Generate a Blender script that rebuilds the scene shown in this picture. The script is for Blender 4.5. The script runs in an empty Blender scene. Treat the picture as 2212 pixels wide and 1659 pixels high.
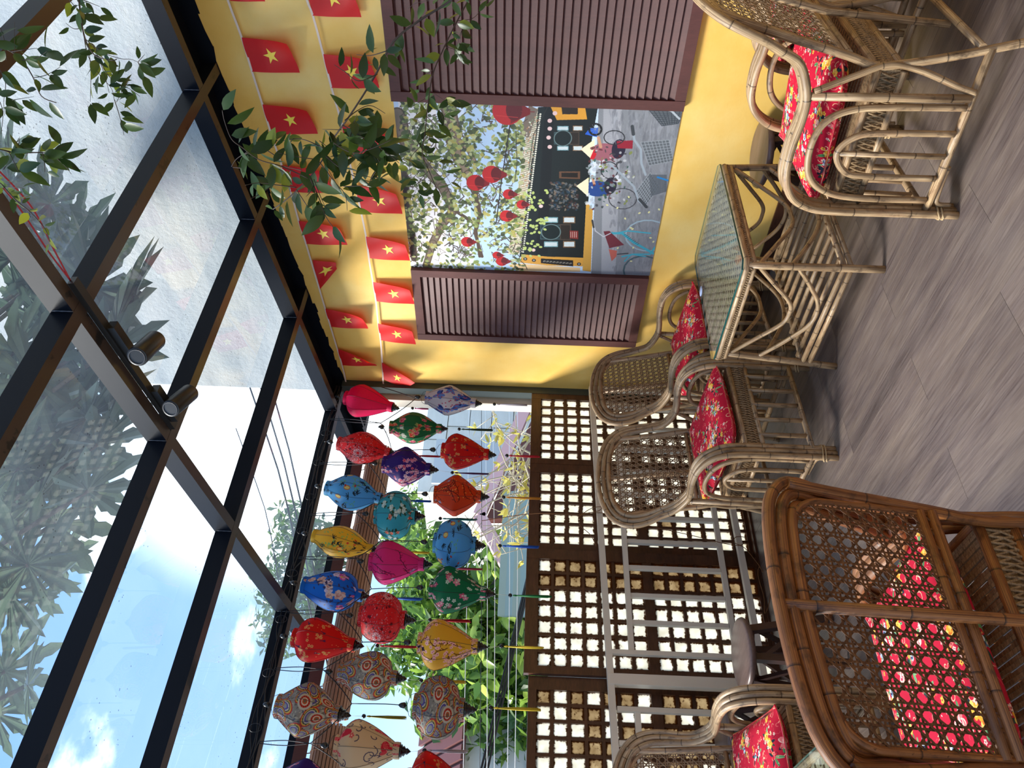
import bpy, math, random
import numpy as np
from mathutils import Vector, Matrix
R = random.Random(7)
S = bpy.context.scene
COL = S.collection
# ------------------------------------------------------------------ camera (a phone held sideways: the picture lies on its side)
F, YAW, PITCH, ROLL, CAM_H = 1692.454, 0.7078138, 0.0102036, 0.0383867, 1.45
fw = Vector((math.sin(YAW)*math.cos(PITCH), math.cos(YAW)*math.cos(PITCH), math.sin(PITCH)))
_r = Vector((math.cos(YAW), -math.sin(YAW), 0)); _u = _r.cross(fw)
rt = math.cos(ROLL)*_r + math.sin(ROLL)*_u
up = -math.sin(ROLL)*_r + math.cos(ROLL)*_u
CAM = Vector((0, 0, CAM_H))
cd = bpy.data.cameras.new('camera'); cam = bpy.data.objects.new('camera', cd); COL.objects.link(cam)
X, Y, Z = -up, rt, -fw
cam.matrix_world = Matrix(((X.x, Y.x, Z.x, CAM.x), (X.y, Y.y, Z.y, CAM.y), (X.z, Y.z, Z.z, CAM.z), (0, 0, 0, 1)))
cd.sensor_width = 36; cd.lens = F*36/2212; cd.clip_start = .02; cd.clip_end = 400
S.camera = cam
# ------------------------------------------------------------------ sky, sun, exposure
S.view_settings.view_transform = 'Standard'; S.view_settings.look = 'None'
S.view_settings.gamma = 1; S.view_settings.use_curve_mapping = False
S.view_settings.exposure = EXPOSURE = 1.25
W = bpy.data.worlds.new('sky'); S.world = W; W.use_nodes = True
wt = W.node_tree; wt.nodes.clear()
def wn(t, **k):
    n = wt.nodes.new(t)
    for a, b in k.items(): setattr(n, a, b)
    return n
wl = lambda a, b: wt.links.new(a, b)
tc = wn('ShaderNodeTexCoord')
nrm = wn('ShaderNodeVectorMath', operation='NORMALIZE'); wl(tc.outputs['Generated'], nrm.inputs[0])
sp = wn('ShaderNodeSeparateXYZ'); wl(nrm.outputs[0], sp.inputs[0])
r1 = wn('ShaderNodeValToRGB'); wl(sp.outputs[2], r1.inputs[0])
e = r1.color_ramp.elements
e[0].position = 0.0; e[0].color = (.52, .70, .84, 1)
e[1].position = 1.0; e[1].color = (.14, .27, .50, 1)
q = e.new(.18); q.color = (.30, .49, .74, 1)
q = e.new(.5); q.color = (.17, .34, .66, 1)
# haze glow around the veiled sun side
g = wn('ShaderNodeVectorMath', operation='DOT_PRODUCT'); wl(nrm.outputs[0], g.inputs[0])
ga = math.radians(37); ge = math.radians(17)
g.inputs[1].default_value = (math.sin(ga)*math.cos(ge), math.cos(ga)*math.cos(ge), math.sin(ge))
gr = wn('ShaderNodeMapRange', interpolation_type='SMOOTHSTEP'); wl(g.outputs['Value'], gr.inputs[0])
gr.inputs[1].default_value = .974; gr.inputs[2].default_value = .997
n1 = wn('ShaderNodeTexNoise'); n1.inputs['Scale'].default_value = 3.6; n1.inputs['Detail'].default_value = 7; n1.inputs['Roughness'].default_value = .55
mp = wn('ShaderNodeMapping'); mp.inputs['Scale'].default_value = (1, 1, 2.2); mp.inputs['Location'].default_value = (3.1, 1.4, .3)
wl(nrm.outputs[0], mp.inputs[0]); wl(mp.outputs[0], n1.inputs['Vector'])
nr = wn('ShaderNodeMapRange', interpolation_type='SMOOTHSTEP'); wl(n1.outputs[0], nr.inputs[0])
nr.inputs[1].default_value = .58; nr.inputs[2].default_value = .70
mx = wn('ShaderNodeMath', operation='MAXIMUM'); wl(gr.outputs[0], mx.inputs[0]); wl(nr.outputs[0], mx.inputs[1])
mc = wn('ShaderNodeMixRGB'); wl(mx.outputs[0], mc.inputs[0]); wl(r1.outputs[0], mc.inputs[1]); mc.inputs[2].default_value = (1.35, 1.45, 1.5, 1)
bg = wn('ShaderNodeBackground'); wl(mc.outputs[0], bg.inputs[0]); bg.inputs[1].default_value = 0.84
ow = wn('ShaderNodeOutputWorld'); wl(bg.outputs[0], ow.inputs[0])
sl = bpy.data.lights.new('sun', 'SUN'); sl.energy = 4.2; sl.angle = math.radians(20); sl.color = (1, .96, .88)
so = bpy.data.objects.new('sun', sl); COL.objects.link(so)
sa, se = math.radians(-48), math.radians(40)
sd = Vector((math.sin(sa)*math.cos(se), math.cos(sa)*math.cos(se), math.sin(se)))
so.rotation_euler = sd.to_track_quat('Z', 'Y').to_euler()
# ------------------------------------------------------------------ where things stand: sight lines met with real planes of the room
WX = 3.577          # yellow wall plane
BY = 4.20           # window wall plane
def ray(x, y): return fw + rt*((1659-y-829.5)/F) + up*((1106-x)/F)
def on(x, y, ax, v):
    d = ray(x, y); return CAM + d*((v-CAM[ax])/d[ax])
def dep(x, y, t): return CAM + ray(x, y)*t
# ------------------------------------------------------------------ mesh helpers
def lerp(a, b, t): return a+(b-a)*t
class MB:
    def __init__(s): s.v = []; s.f = []; s.m = []; s.uv = []; s.sm = []
    def face(s, idx, m=0, uv=None, sm=False):
        s.f.append(tuple(idx)); s.m.append(m); s.sm.append(sm)
        s.uv.append(uv if uv else [(0, 0)]*len(idx))
    def poly(s, pts, m=0, uv=None):
        b = len(s.v); s.v += [tuple(p) for p in pts]; s.face(range(b, b+len(pts)), m, uv)
    def box(s, x0, x1, y0, y1, z0, z1, m=0, M=None, mb=None):
        b = len(s.v)
        P = [Vector((x, y, z)) for z in (z0, z1) for y in (y0, y1) for x in (x0, x1)]
        if M: P = [M @ p for p in P]
        s.v += [tuple(p) for p in P]
        dx, dy, dz = x1-x0, y1-y0, z1-z0
        for fi, (q, w, h) in enumerate((((0, 2, 3, 1), dy, dx), ((4, 5, 7, 6), dx, dy), ((0, 1, 5, 4), dx, dz), ((2, 6, 7, 3), dz, dx), ((0, 4, 6, 2), dz, dy), ((1, 3, 7, 5), dy, dz))):
            s.face([b+i for i in q], mb if (mb is not None and fi == 0) else m, [(0, 0), (w, 0), (w, h), (0, h)])
    def bar(s, a, b, w, h, m=0, ref=(0, 0, 1)):
        a, b = Vector(a), Vector(b); d = (b-a); L = d.length; d.normalize(); r = Vector(ref)
        if abs(d.dot(r)) > .98: r = Vector((1, 0, 0))
        x = d.cross(r).normalized(); y = x.cross(d)
        M = Matrix(((x.x, y.x, d.x, a.x), (x.y, y.y, d.y, a.y), (x.z, y.z, d.z, a.z), (0, 0, 0, 1)))
        s.box(-w/2, w/2, -h/2, h/2, 0, L, m, M)
    def tube(s, pts, r, n=8, m=0, closed=False, caps=True, nodes=0, flat=1):
        pts = [Vector(p) for p in pts]; N = len(pts); rr = r if isinstance(r, (list, tuple)) else [r]*N
        T = []
        for i in range(N):
            a = pts[(i-1) % N] if (closed or i > 0) else pts[i]; c = pts[(i+1) % N] if (closed or i < N-1) else pts[i]
            d = c-a; T.append(d.normalized() if d.length > 1e-9 else Vector((0, 0, 1)))
        u0 = Vector((0, 0, 1)) if abs(T[0].z) < .9 else Vector((1, 0, 0))
        x = T[0].cross(u0).normalized(); L = 0; b0 = len(s.v); rows = []; LL = []
        off = R.random()*3
        for i in range(N):
            if i: L += (pts[i]-pts[i-1]).length
            x = (x-T[i]*x.dot(T[i]));  x = x.normalized() if x.length > 1e-6 else T[i].orthogonal().normalized()
            y = T[i].cross(x); row = []
            for k in range(n):
                a = 2*math.pi*k/n; p = pts[i]+(x*math.cos(a)+y*(math.sin(a)*flat))*rr[i]
                row.append(len(s.v)); s.v.append(tuple(p))
            rows.append(row); LL.append(L+off)
        for i in range(N if closed else N-1):
            A, B = rows[i], rows[(i+1) % N]; v0, v1 = LL[i], LL[(i+1) % N] if i+1 < N else LL[i]+.02
            for k in range(n):
                k2 = (k+1) % n; u0, u1 = k/n, (k+1)/n
                s.face((A[k], A[k2], B[k2], B[k]), m, [(u0, v0), (u1, v0), (u1, v1), (u0, v1)], True)
        if caps and not closed:
            s.face(rows[0][::-1], m, [(.5, off)]*n); s.face(rows[-1], m, [(.5, LL[-1])]*n)
    def lathe(s, prof, n=16, m=0, M=None, mod=None, caps=True, ur=1, vr=1):
        b = len(s.v); H = len(prof)
        for i, (r, z) in enumerate(prof):
            for k in range(n):
                a = 2*math.pi*k/n; q = r*(mod(a) if mod else 1); p = Vector((q*math.cos(a), q*math.sin(a), z))
                s.v.append(tuple(M @ p if M else p))
        for i in range(H-1):
            for k in range(n):
                k2 = (k+1) % n
                s.face((b+i*n+k, b+i*n+k2, b+(i+1)*n+k2, b+(i+1)*n+k), m,
                       [(k/n*ur, i/(H-1)*vr), ((k+1)/n*ur, i/(H-1)*vr), ((k+1)/n*ur, (i+1)/(H-1)*vr), (k/n*ur, (i+1)/(H-1)*vr)], True)
        if caps:
            s.face([b+k for k in range(n)][::-1], m); s.face([b+(H-1)*n+k for k in range(n)], m)
    def mesh(s, name, mats):
        me = bpy.data.meshes.new(name); me.from_pydata(s.v, [], s.f)
        for x in (mats if isinstance(mats, (list, tuple)) else [mats]): me.materials.append(x)
        me.polygons.foreach_set('material_index', s.m); me.polygons.foreach_set('use_smooth', s.sm)
        ul = me.uv_layers.new(name='UVMap'); fl = np.array([c for f in s.uv for p in f for c in p], dtype=np.float32)
        ul.data.foreach_set('uv', fl); me.update(); return me
    def build(s, name, mats, parent=None, loc=(0, 0, 0)):
        return link(name, s.mesh(name, mats), parent, loc)
def link(name, me, parent=None, loc=(0, 0, 0), rot=None, sc=None):
    o = bpy.data.objects.new(name, me); COL.objects.link(o)
    if parent: o.parent = parent
    o.location = loc
    if rot is not None: o.rotation_euler = rot
    if sc is not None: o.scale = sc if isinstance(sc, (tuple, list)) else (sc,)*3
    return o
def tag(o, label=None, cat=None, group=None, kind=None):
    for k, v in (('label', label), ('category', cat), ('group', group), ('kind', kind)):
        if v: o[k] = v
    return o
def thing(name, label, cat, loc=(0, 0, 0), rz=0, group=None, kind=None):
    o = bpy.data.objects.new(name, None); COL.objects.link(o); o.location = loc; o.rotation_euler = (0, 0, rz); o.empty_display_size = .1
    return tag(o, label, cat, group, kind)
def smooth(pts, per=6, closed=False):
    P = [Vector(p) for p in pts]; n = len(P); out = []
    for i in range(n if closed else n-1):
        g = (lambda k: P[k % n]) if closed else (lambda k: P[max(0, min(n-1, k))])
        a, b, c, d = g(i-1), g(i), g(i+1), g(i+2)
        for j in range(per):
            t = j/per
            out.append(.5*((2*b)+(c-a)*t+(2*a-5*b+4*c-d)*t*t+(3*b-a-3*c+d)*t**3))
    if not closed: out.append(P[-1])
    return out
# ------------------------------------------------------------------ material helpers
def mat(name):
    m = bpy.data.materials.new(name); m.use_nodes = True; t = m.node_tree; t.nodes.clear(); return m, t
class NT:
    def __init__(s, name): s.m, s.t = mat(name); s.out = s.n('ShaderNodeOutputMaterial')
    def n(s, ty, ins=None, **k):
        x = s.t.nodes.new(ty)
        for a, b in k.items(): setattr(x, a, b)
        for a, b in (ins or {}).items(): s.set(x.inputs[a], b)
        return x
    def set(s, inp, v):
        if isinstance(v, bpy.types.NodeSocket): s.t.links.new(v, inp)
        elif isinstance(v, bpy.types.Node): s.t.links.new(v.outputs[0], inp)
        else: inp.default_value = (tuple(v)+(1,))[:4] if (isinstance(v, (tuple, list)) and inp.type == 'RGBA') else v
    def coord(s, kind='Object', scale=(1, 1, 1)):
        c = s.n('ShaderNodeTexCoord'); mp = s.n('ShaderNodeMapping', {'Vector': c.outputs[kind], 'Scale': scale}); return mp.outputs[0]
    def noise(s, vec, scale, det=4, rough=.55):
        return s.n('ShaderNodeTexNoise', {'Vector': vec, 'Scale': scale, 'Detail': det, 'Roughness': rough}).outputs[0]
    def ramp(s, f, stops):
        r = s.n('ShaderNodeValToRGB', {'Fac': f}); e = r.color_ramp.elements
        while len(e) < len(stops): e.new(.5)
        for x, (p, c) in zip(e, stops): x.position = p; x.color = tuple(c)+(1,) if len(c) == 3 else c
        return r.outputs[0]
    def mix(s, f, a, b, mode='MIX'):
        x = s.n('ShaderNodeMixRGB', blend_type=mode); s.set(x.inputs[0], f); s.set(x.inputs[1], a); s.set(x.inputs[2], b); return x.outputs[0]
    def bump(s, h, st=.3, d=.002):
        return s.n('ShaderNodeBump', {'Height': h, 'Strength': st, 'Distance': d}).outputs[0]
    def pbr(s, col, rough=.5, metal=0, bump=None, spec=None, **k):
        p = s.n('ShaderNodeBsdfPrincipled', {'Base Color': col, 'Roughness': rough, 'Metallic': metal})
        if bump is not None: s.set(p.inputs['Normal'], bump)
        if spec is not None: p.inputs['Specular IOR Level'].default_value = spec
        return p
    def end(s, sh): s.set(s.out.inputs[0], sh); return s.m
def plain(name, c, rough=.5, metal=0, spec=None):
    t = NT(name); return t.end(t.pbr(c, rough, metal, spec=spec))
def srgb(*c): return tuple(((x/255)/12.92 if x/255 <= .04045 else ((x/255+.055)/1.055)**2.4) for x in c)
def sides(t, a, b, f):  # mix two shaders
    return t.n('ShaderNodeMixShader', {0: f, 1: a, 2: b}).outputs[0]
# ------------------------------------------------------------------ printed cloth and the poster picture are computed here
class Canvas:
    def __init__(s, w, h, c, wrap=False):
        s.w, s.h, s.wrap = w, h, wrap; s.a = np.empty((h, w, 3), np.float32); s.a[:] = np.array(c)/255.
    def _box(s, x0, x1, y0, y1):
        x0, x1, y0, y1 = int(math.floor(x0))-1, int(math.ceil(x1))+2, int(math.floor(y0))-1, int(math.ceil(y1))+2
        if not s.wrap: x0, x1, y0, y1 = max(0, x0), min(s.w, x1), max(0, y0), min(s.h, y1)
        if x1 <= x0 or y1 <= y0: return None
        xs, ys = np.arange(x0, x1), np.arange(y0, y1); Xg, Yg = np.meshgrid(xs+.5, ys+.5)
        return xs % s.w, ys % s.h, Xg, Yg
    def _put(s, B, al, c):
        xs, ys = B[0], B[1]; ix = np.ix_(ys, xs); al = np.clip(al, 0, 1)[..., None]
        s.a[ix] = s.a[ix]*(1-al)+(np.array(c, np.float32)/255.)*al
    def ell(s, cx, cy, rx, ry, c, ang=0, op=1):
        r = max(rx, ry); B = s._box(cx-r, cx+r, cy-r, cy+r)
        if B is None: return
        ca, sa = math.cos(ang), math.sin(ang); dx, dy = B[2]-cx, B[3]-cy
        u, v = (dx*ca+dy*sa)/rx, (-dx*sa+dy*ca)/ry; d = np.sqrt(u*u+v*v)
        s._put(B, (1-d)*min(rx, ry)+.5 if op == 1 else np.clip((1-d)*min(rx, ry)+.5, 0, 1)*op, c)
    def line(s, pts, w, c, op=1):
        for (x0, y0), (x1, y1) in zip(pts[:-1], pts[1:]):
            B = s._box(min(x0, x1)-w, max(x0, x1)+w, min(y0, y1)-w, max(y0, y1)+w)
            if B is None: continue
            dx, dy = x1-x0, y1-y0; L = dx*dx+dy*dy+1e-9
            t = np.clip(((B[2]-x0)*dx+(B[3]-y0)*dy)/L, 0, 1)
            d = np.sqrt((B[2]-x0-t*dx)**2+(B[3]-y0-t*dy)**2); s._put(B, np.clip(w/2-d+.5, 0, 1)*op, c)
    def poly(s, pts, c, op=1):
        xs = [p[0] for p in pts]; ys = [p[1] for p in pts]; B = s._box(min(xs), max(xs), min(ys), max(ys))
        if B is None: return
        ins = np.zeros(B[2].shape, bool); n = len(pts)
        for i in range(n):
            x0, y0 = pts[i]; x1, y1 = pts[(i+1) % n]
            if y0 == y1: continue
            c1 = (y0 > B[3]) != (y1 > B[3]); ins ^= c1 & (B[2] < (x1-x0)*(B[3]-y0)/(y1-y0)+x0)
        s._put(B, ins*float(op), c)
    def grain(s, amt, seed):
        r = np.random.RandomState(seed); s.a += r.randn(s.h, s.w, 1).astype(np.float32)*amt
    def image(s, name):
        im = bpy.data.images.new(name, s.w, s.h); px = np.ones((s.h, s.w, 4), np.float32)
        px[..., :3] = np.clip(s.a[::-1], 0, 1); im.pixels.foreach_set(px.ravel()); im.pack(); return im
def rose(c, x, y, r, cols, rd):
    for k in range(7):
        a = 2*math.pi*k/7+rd.random(); c.ell(x+math.cos(a)*r*.55, y+math.sin(a)*r*.5, r*.5, r*.38, cols[k % 2], a)
    for k in range(6):
        a = 1.1*k; q = r*(.5-.07*k); c.ell(x+math.cos(a)*q*.5, y+math.sin(a)*q*.5, q, q*.7, cols[(k+1) % len(cols)], a)
def leafp(c, x, y, l, a, col, dark):
    c.ell(x, y, l, l*.38, col, a); c.line([(x-math.cos(a)*l, y-math.sin(a)*l), (x+math.cos(a)*l, y+math.sin(a)*l)], 1.2, dark)
def blossom(c, x, y, r, col, cen, rd, n=5):
    a0 = rd.random()*6
    for k in range(n):
        a = a0+2*math.pi*k/n; c.ell(x+math.cos(a)*r*.6, y+math.sin(a)*r*.6, r*.5, r*.36, col, a)
    c.ell(x, y, r*.26, r*.26, cen)
def swirl(c, x, y, r, col, w, rd):
    a0 = rd.random()*6; s = rd.choice((-1, 1))
    c.line([(x+math.cos(a0+s*t*.5)*r*(1-t/9), y+math.sin(a0+s*t*.5)*r*(1-t/9)) for t in range(8)], w, col)
def cushion_print(seed, bgc=(196, 18, 52)):
    c = Canvas(512, 512, bgc, True); rd = random.Random(seed)
    for _ in range(150): swirl(c, rd.random()*512, rd.random()*512, rd.uniform(8, 22), rd.choice(((238, 190, 150), (222, 90, 90), (250, 225, 170), (140, 10, 45))), rd.uniform(1.5, 3.5), rd)
    for _ in range(34):
        x, y = rd.random()*512, rd.random()*512
        for k in range(rd.randint(3, 6)):
            a = rd.random()*6; l = rd.uniform(10, 20); leafp(c, x+math.cos(a)*26, y+math.sin(a)*26, l, a, rd.choice(((92, 150, 90), (130, 185, 120), (35, 70, 60), (24, 32, 52))), (25, 50, 45))
        k = rd.random()
        if k < .34: rose(c, x, y, rd.uniform(20, 30), ((236, 120, 120), (250, 205, 185), (200, 40, 80), (255, 235, 215)), rd)
        elif k < .6: rose(c, x, y, rd.uniform(16, 24), ((240, 170, 50), (250, 215, 110), (225, 120, 40)), rd)
        elif k < .8: rose(c, x, y, rd.uniform(14, 22), ((225, 232, 235), (90, 120, 150), (30, 35, 70), (240, 240, 240)), rd)
        for k in range(4): blossom(c, x+rd.uniform(-48, 48), y+rd.uniform(-48, 48), rd.uniform(5, 10), rd.choice(((246, 190, 70), (250, 220, 200), (236, 120, 110))), (120, 20, 40), rd)
    for _ in range(60): c.ell(rd.random()*512, rd.random()*512, rd.uniform(2, 6), rd.uniform(1, 3), rd.choice(((250, 230, 200), (240, 180, 80), (245, 140, 130))), rd.random()*3)
    return c.image('cushion_print')
def lantern_print(kind, bgc, seed):
    c = Canvas(320, 320, bgc, True); rd = random.Random(seed); rp = lambda: (rd.random()*320, rd.random()*320)
    if kind == 'plain':
        for _ in range(300): c.ell(*rp(), rd.uniform(2, 9), rd.uniform(1, 3), tuple(int(v*rd.uniform(.85, 1.12)) for v in bgc), rd.random()*3, .35)
    if kind == 'roses':
        for _ in range(48):
            x, y = rp()
            for k in range(3): a = rd.random()*6; leafp(c, x+math.cos(a)*15, y+math.sin(a)*15, 9, a, (190, 200, 120), (60, 80, 50))
            rose(c, x, y, rd.uniform(11, 17), rd.choice((((222, 70, 110), (245, 150, 165), (190, 30, 70)), ((240, 240, 225), (215, 215, 200), (250, 250, 240)), ((228, 84, 60), (245, 160, 130), (200, 40, 40)))), rd)
    if kind == 'teal':
        for _ in range(56):
            x, y = rp()
            for k in range(4): a = rd.random()*6; leafp(c, x+math.cos(a)*13, y+math.sin(a)*13, 9, a, (60, 90, 60), (30, 50, 40))
            rose(c, x, y, rd.uniform(9, 15), rd.choice((((230, 90, 70), (245, 175, 145), (200, 40, 50)), ((236, 238, 226), (200, 215, 210), (250, 250, 240)))), rd)
    if kind == 'lace':
        for _ in range(6):
            x, y = rp()
            for k in range(520):
                a = rd.random()*6.3; q = abs(rd.gauss(0, 42))+8; c.ell(x+math.cos(a)*q, y+math.sin(a)*q, rd.uniform(1, 3), rd.uniform(.8, 1.6), rd.choice(((226, 216, 220), (190, 170, 180), (90, 40, 55))), rd.random()*3)
            for q in (8, 14, 20): c.line([(x+math.cos(t/5)*q, y+math.sin(t/5)*q) for t in range(33)], 1.6, (225, 210, 215))
            for k in range(12): c.ell(x+math.cos(k*.52)*17, y+math.sin(k*.52)*17, 3, 2, (240, 232, 232), k*.52)
        for _ in range(45): blossom(c, *rp(), rd.uniform(4, 7), (110, 20, 35), (60, 10, 20), rd)
    if kind == 'cherry':
        for _ in range(26):
            x, y = rp()
            c.line([(x, y), (x+rd.uniform(-40, 40), y+rd.uniform(-40, 40)), (x+rd.uniform(-60, 60), y+rd.uniform(-60, 60))], 2, (150, 110, 120))
            for k in range(9): blossom(c, x+rd.gauss(0, 17), y+rd.gauss(0, 17), rd.uniform(6, 9), rd.choice(((246, 190, 205), (235, 120, 140), (250, 225, 225))), (190, 40, 70), rd)
    if kind == 'gold':
        for _ in range(40):
            x, y = rp()
            for k in range(rd.randint(3, 7)): blossom(c, x+rd.gauss(0, 8), y+rd.gauss(0, 8), rd.uniform(4, 6), (222, 190, 110), (150, 20, 20), rd)
        for _ in range(18):
            x, y = rp(); a = rd.random()*6
            for s2 in (-.5, .5, 0, 3.1): c.line([(x, y), (x+math.cos(a+s2)*9, y+math.sin(a+s2)*9)], 2.4, (50, 40, 95))
        for _ in range(60): c.ell(*rp(), 2, 2, (225, 170, 90))
    if kind == 'sketch':      # small ink boats, leaves and little lanterns
        for _ in range(40):
            x, y = rp(); a = rd.random()*6
            for k in range(8): c.line([(x, y), (x+math.cos(a+k*.35)*rd.uniform(8, 24), y+math.sin(a+k*.35)*rd.uniform(6, 18))], 2.4, (28, 42, 50))
        for _ in range(12): x, y = rp(); c.ell(x, y, 11, 14, (225, 120, 60)); c.ell(x, y, 7, 11, (250, 215, 120))
        for _ in range(16): x, y = rp(); [c.ell(x+rd.gauss(0, 12), y+rd.gauss(0, 12), 5, 2, (120, 185, 120), rd.random()*3) for k in range(7)]
        for _ in range(12): c.ell(*rp(), 6, 4, (205, 70, 60), rd.random()*3)
    if kind in ('branch', 'branchbird', 'blossombranch'):
        bc = (70, 20, 50) if kind == 'branch' else (75, 30, 22)
        for _ in range(24):
            x, y = rp(); a = rd.random()*6
            for k in range(8):
                x2, y2 = x+math.cos(a)*13, y+math.sin(a)*13; c.line([(x, y), (x2, y2)], 2.6, bc)
                b = a+rd.choice((-.9, .9)); c.line([(x2, y2), (x2+math.cos(b)*12, y2+math.sin(b)*12)], 1.8, bc)
                if kind == 'blossombranch': [blossom(c, x2+rd.gauss(0, 9), y2+rd.gauss(0, 9), rd.uniform(5, 7), (242, 200, 205), (190, 60, 90), rd) for _q in range(2)]
                elif rd.random() < .5: c.ell(x2+math.cos(b)*12, y2+math.sin(b)*12, 3, 2.4, (200, 40, 70) if kind == 'branch' else (240, 190, 90))
                x, y = x2, y2; a += rd.uniform(-.6, .6)
        for _ in range(6 if kind != 'blossombranch' else 4):
            x, y = rp(); a = rd.random()*3; c.ell(x, y, 11, 4.5, (120, 150, 200) if kind != 'blossombranch' else (30, 35, 60), a); c.ell(x, y, 5, 10, (175, 190, 220) if kind != 'blossombranch' else (60, 40, 60), a)
    if kind == 'iris':
        for _ in range(17):
            x, y = rp()
            for k in range(6): a = rd.random()*6; c.ell(x+math.cos(a)*16, y+math.sin(a)*16, 17, 9, rd.choice(((60, 95, 175), (100, 135, 205), (38, 60, 130))), a)
            for k in range(10): blossom(c, x+rd.gauss(0, 22), y+rd.gauss(0, 22), 4, (200, 100, 120), (120, 30, 50), rd)
    if kind == 'garden':
        for _ in range(24):
            x, y = rp(); rose(c, x, y, rd.uniform(13, 22), rd.choice((((235, 205, 200), (245, 225, 215), (225, 180, 185)), ((225, 90, 150), (245, 170, 195), (235, 200, 80)), ((230, 170, 140), (245, 205, 170), (220, 140, 110)))), rd)
            for k in range(5): c.ell(x+rd.gauss(0, 26), y+rd.gauss(0, 26), 7, 3, (70, 60, 90), rd.random()*3)
    if kind == 'blossom':
        for _ in range(40): blossom(c, *rp(), rd.uniform(10, 15), rd.choice(((228, 100, 130), (240, 150, 170))), (250, 230, 220), rd)
        for _ in range(80): blossom(c, *rp(), rd.uniform(6, 9), (235, 240, 230), (120, 160, 90), rd)
    if kind == 'paisley':
        for _ in range(1500): c.ell(*rp(), rd.uniform(2, 8), rd.uniform(1, 3), rd.choice(((110, 105, 95), (165, 160, 150), (92, 100, 120), (190, 185, 165))), rd.random()*3)
        for _ in range(34):
            x, y = rp(); a = rd.random()*6; r = rd.uniform(24, 44)
            for q, cc in ((1.12, (190, 45, 38)), (1.0, (214, 178, 80)), (.84, (70, 75, 80)), (.74, (205, 200, 175)), (.6, (95, 85, 160)), (.42, (150, 150, 140))):
                c.ell(x, y, r*q, r*q*.62, cc, a)
            for k in range(14): c.ell(x+math.cos(k*.45)*r*.9, y+math.sin(k*.45)*r*.6, 2, 2, (60, 60, 60))
        for _ in range(9):
            x, y = rp()
            for q, cc in ((25, (205, 200, 180)), (18, (196, 70, 45)), (12, (225, 215, 190)), (8, (200, 90, 50)), (4, (120, 110, 80))): c.ell(x, y, q, q, cc)
            for k in range(14): c.ell(x+math.cos(k*.45)*15, y+math.sin(k*.45)*15, 2.6, 2, (160, 30, 25), k*.45)
    if kind == 'fish':
        for _ in range(60): swirl(c, *rp(), rd.uniform(10, 30), (72, 68, 90), 3, rd)
        for _ in range(5):
            x, y = rp(); a = rd.random()*6; c.ell(x, y, 36, 14, (196, 40, 62), a); c.ell(x-math.cos(a)*40, y-math.sin(a)*40, 14, 9, (205, 70, 80), a+.7)
            for k in range(24): c.ell(x+rd.gauss(0, 12), y+rd.gauss(0, 7), 2, 2, (235, 150, 150))
        for _ in range(9): blossom(c, *rp(), 9, (205, 90, 90), (240, 200, 180), rd)
    return c.image('lantern_print')
def smoothq(n=0): pass
# ------------------------------------------------------------------ materials
def rattan(name, light, mid, dark, warm):
    t = NT(name); uv = t.coord('UV', (3, 60, 1)); uv2 = t.coord('UV', (40, 3.2, 1)); uv3 = t.coord('UV', (1, 1, 1))
    streak = t.noise(uv2, 1.0, 5, .6); blot = t.noise(t.coord('UV', (2.2, 16, 1)), 1.0, 4, .6)
    c = t.ramp(streak, ((.28, dark), (.42, mid), (.60, light)))
    wide = t.noise(t.coord('UV', (1.2, 5.5, 1)), 1.0, 3, .5); c = t.mix(t.ramp(wide, ((.42, (0, 0, 0)), (.66, (.75,)*3))), c, tuple(x*.62 for x in mid)); c = t.mix(t.ramp(wide, ((.3, (.6,)*3), (.45, (0, 0, 0)))), c, warm)
    c = t.mix(t.ramp(blot, ((.54, (0, 0, 0)), (.70, (.85, .85, .85)))), c, dark)
    sp = t.n('ShaderNodeSeparateXYZ', {0: uv3}); m = t.n('ShaderNodeMath', {0: sp.outputs[1], 1: .19}, operation='MODULO')
    ring = t.n('ShaderNodeMapRange', {0: m.outputs[0], 1: .0, 2: .006, 3: 1, 4: 0})
    c = t.mix(ring.outputs[0], c, tuple(x*.4 for x in dark))
    h = t.n('ShaderNodeMath', {0: streak, 1: ring.outputs[0]}, operation='SUBTRACT')
    return t.end(t.pbr(c, .42, bump=t.bump(h, .35, .002)))
M_RAT = rattan('rattan_weathered', srgb(216, 186, 144), srgb(146, 114, 80), srgb(48, 32, 23), srgb(128, 84, 54))
M_RATW = rattan('rattan_backlit', srgb(172, 114, 60), srgb(116, 68, 34), srgb(40, 22, 13), srgb(88, 50, 30))  # darker, warmer copy: backlit shading of the foreground chair put into the colour
def strawm(name, a, b):
    t = NT(name); w = t.noise(t.coord('Object', (40, 160, 160)), 1.0, 3, .7)
    return t.end(t.pbr(t.ramp(w, ((.3, a), (.7, b))), .7, bump=t.bump(w, .5, .002)))
M_CANE = strawm('cane_strips', srgb(92, 70, 50), srgb(156, 130, 98))
M_CANEW = strawm('cane_strips_backlit', srgb(64, 38, 18), srgb(120, 78, 42))  # cane tone for the same chair, its backlit shade coloured in
M_TOPW = strawm('woven_table_top', srgb(104, 90, 68), srgb(186, 170, 138))
M_WRAP = strawm('seagrass_weave', srgb(100, 76, 50), srgb(180, 150, 110))
M_BIND = plain('rattan_binding', srgb(188, 160, 118), .6)
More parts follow.
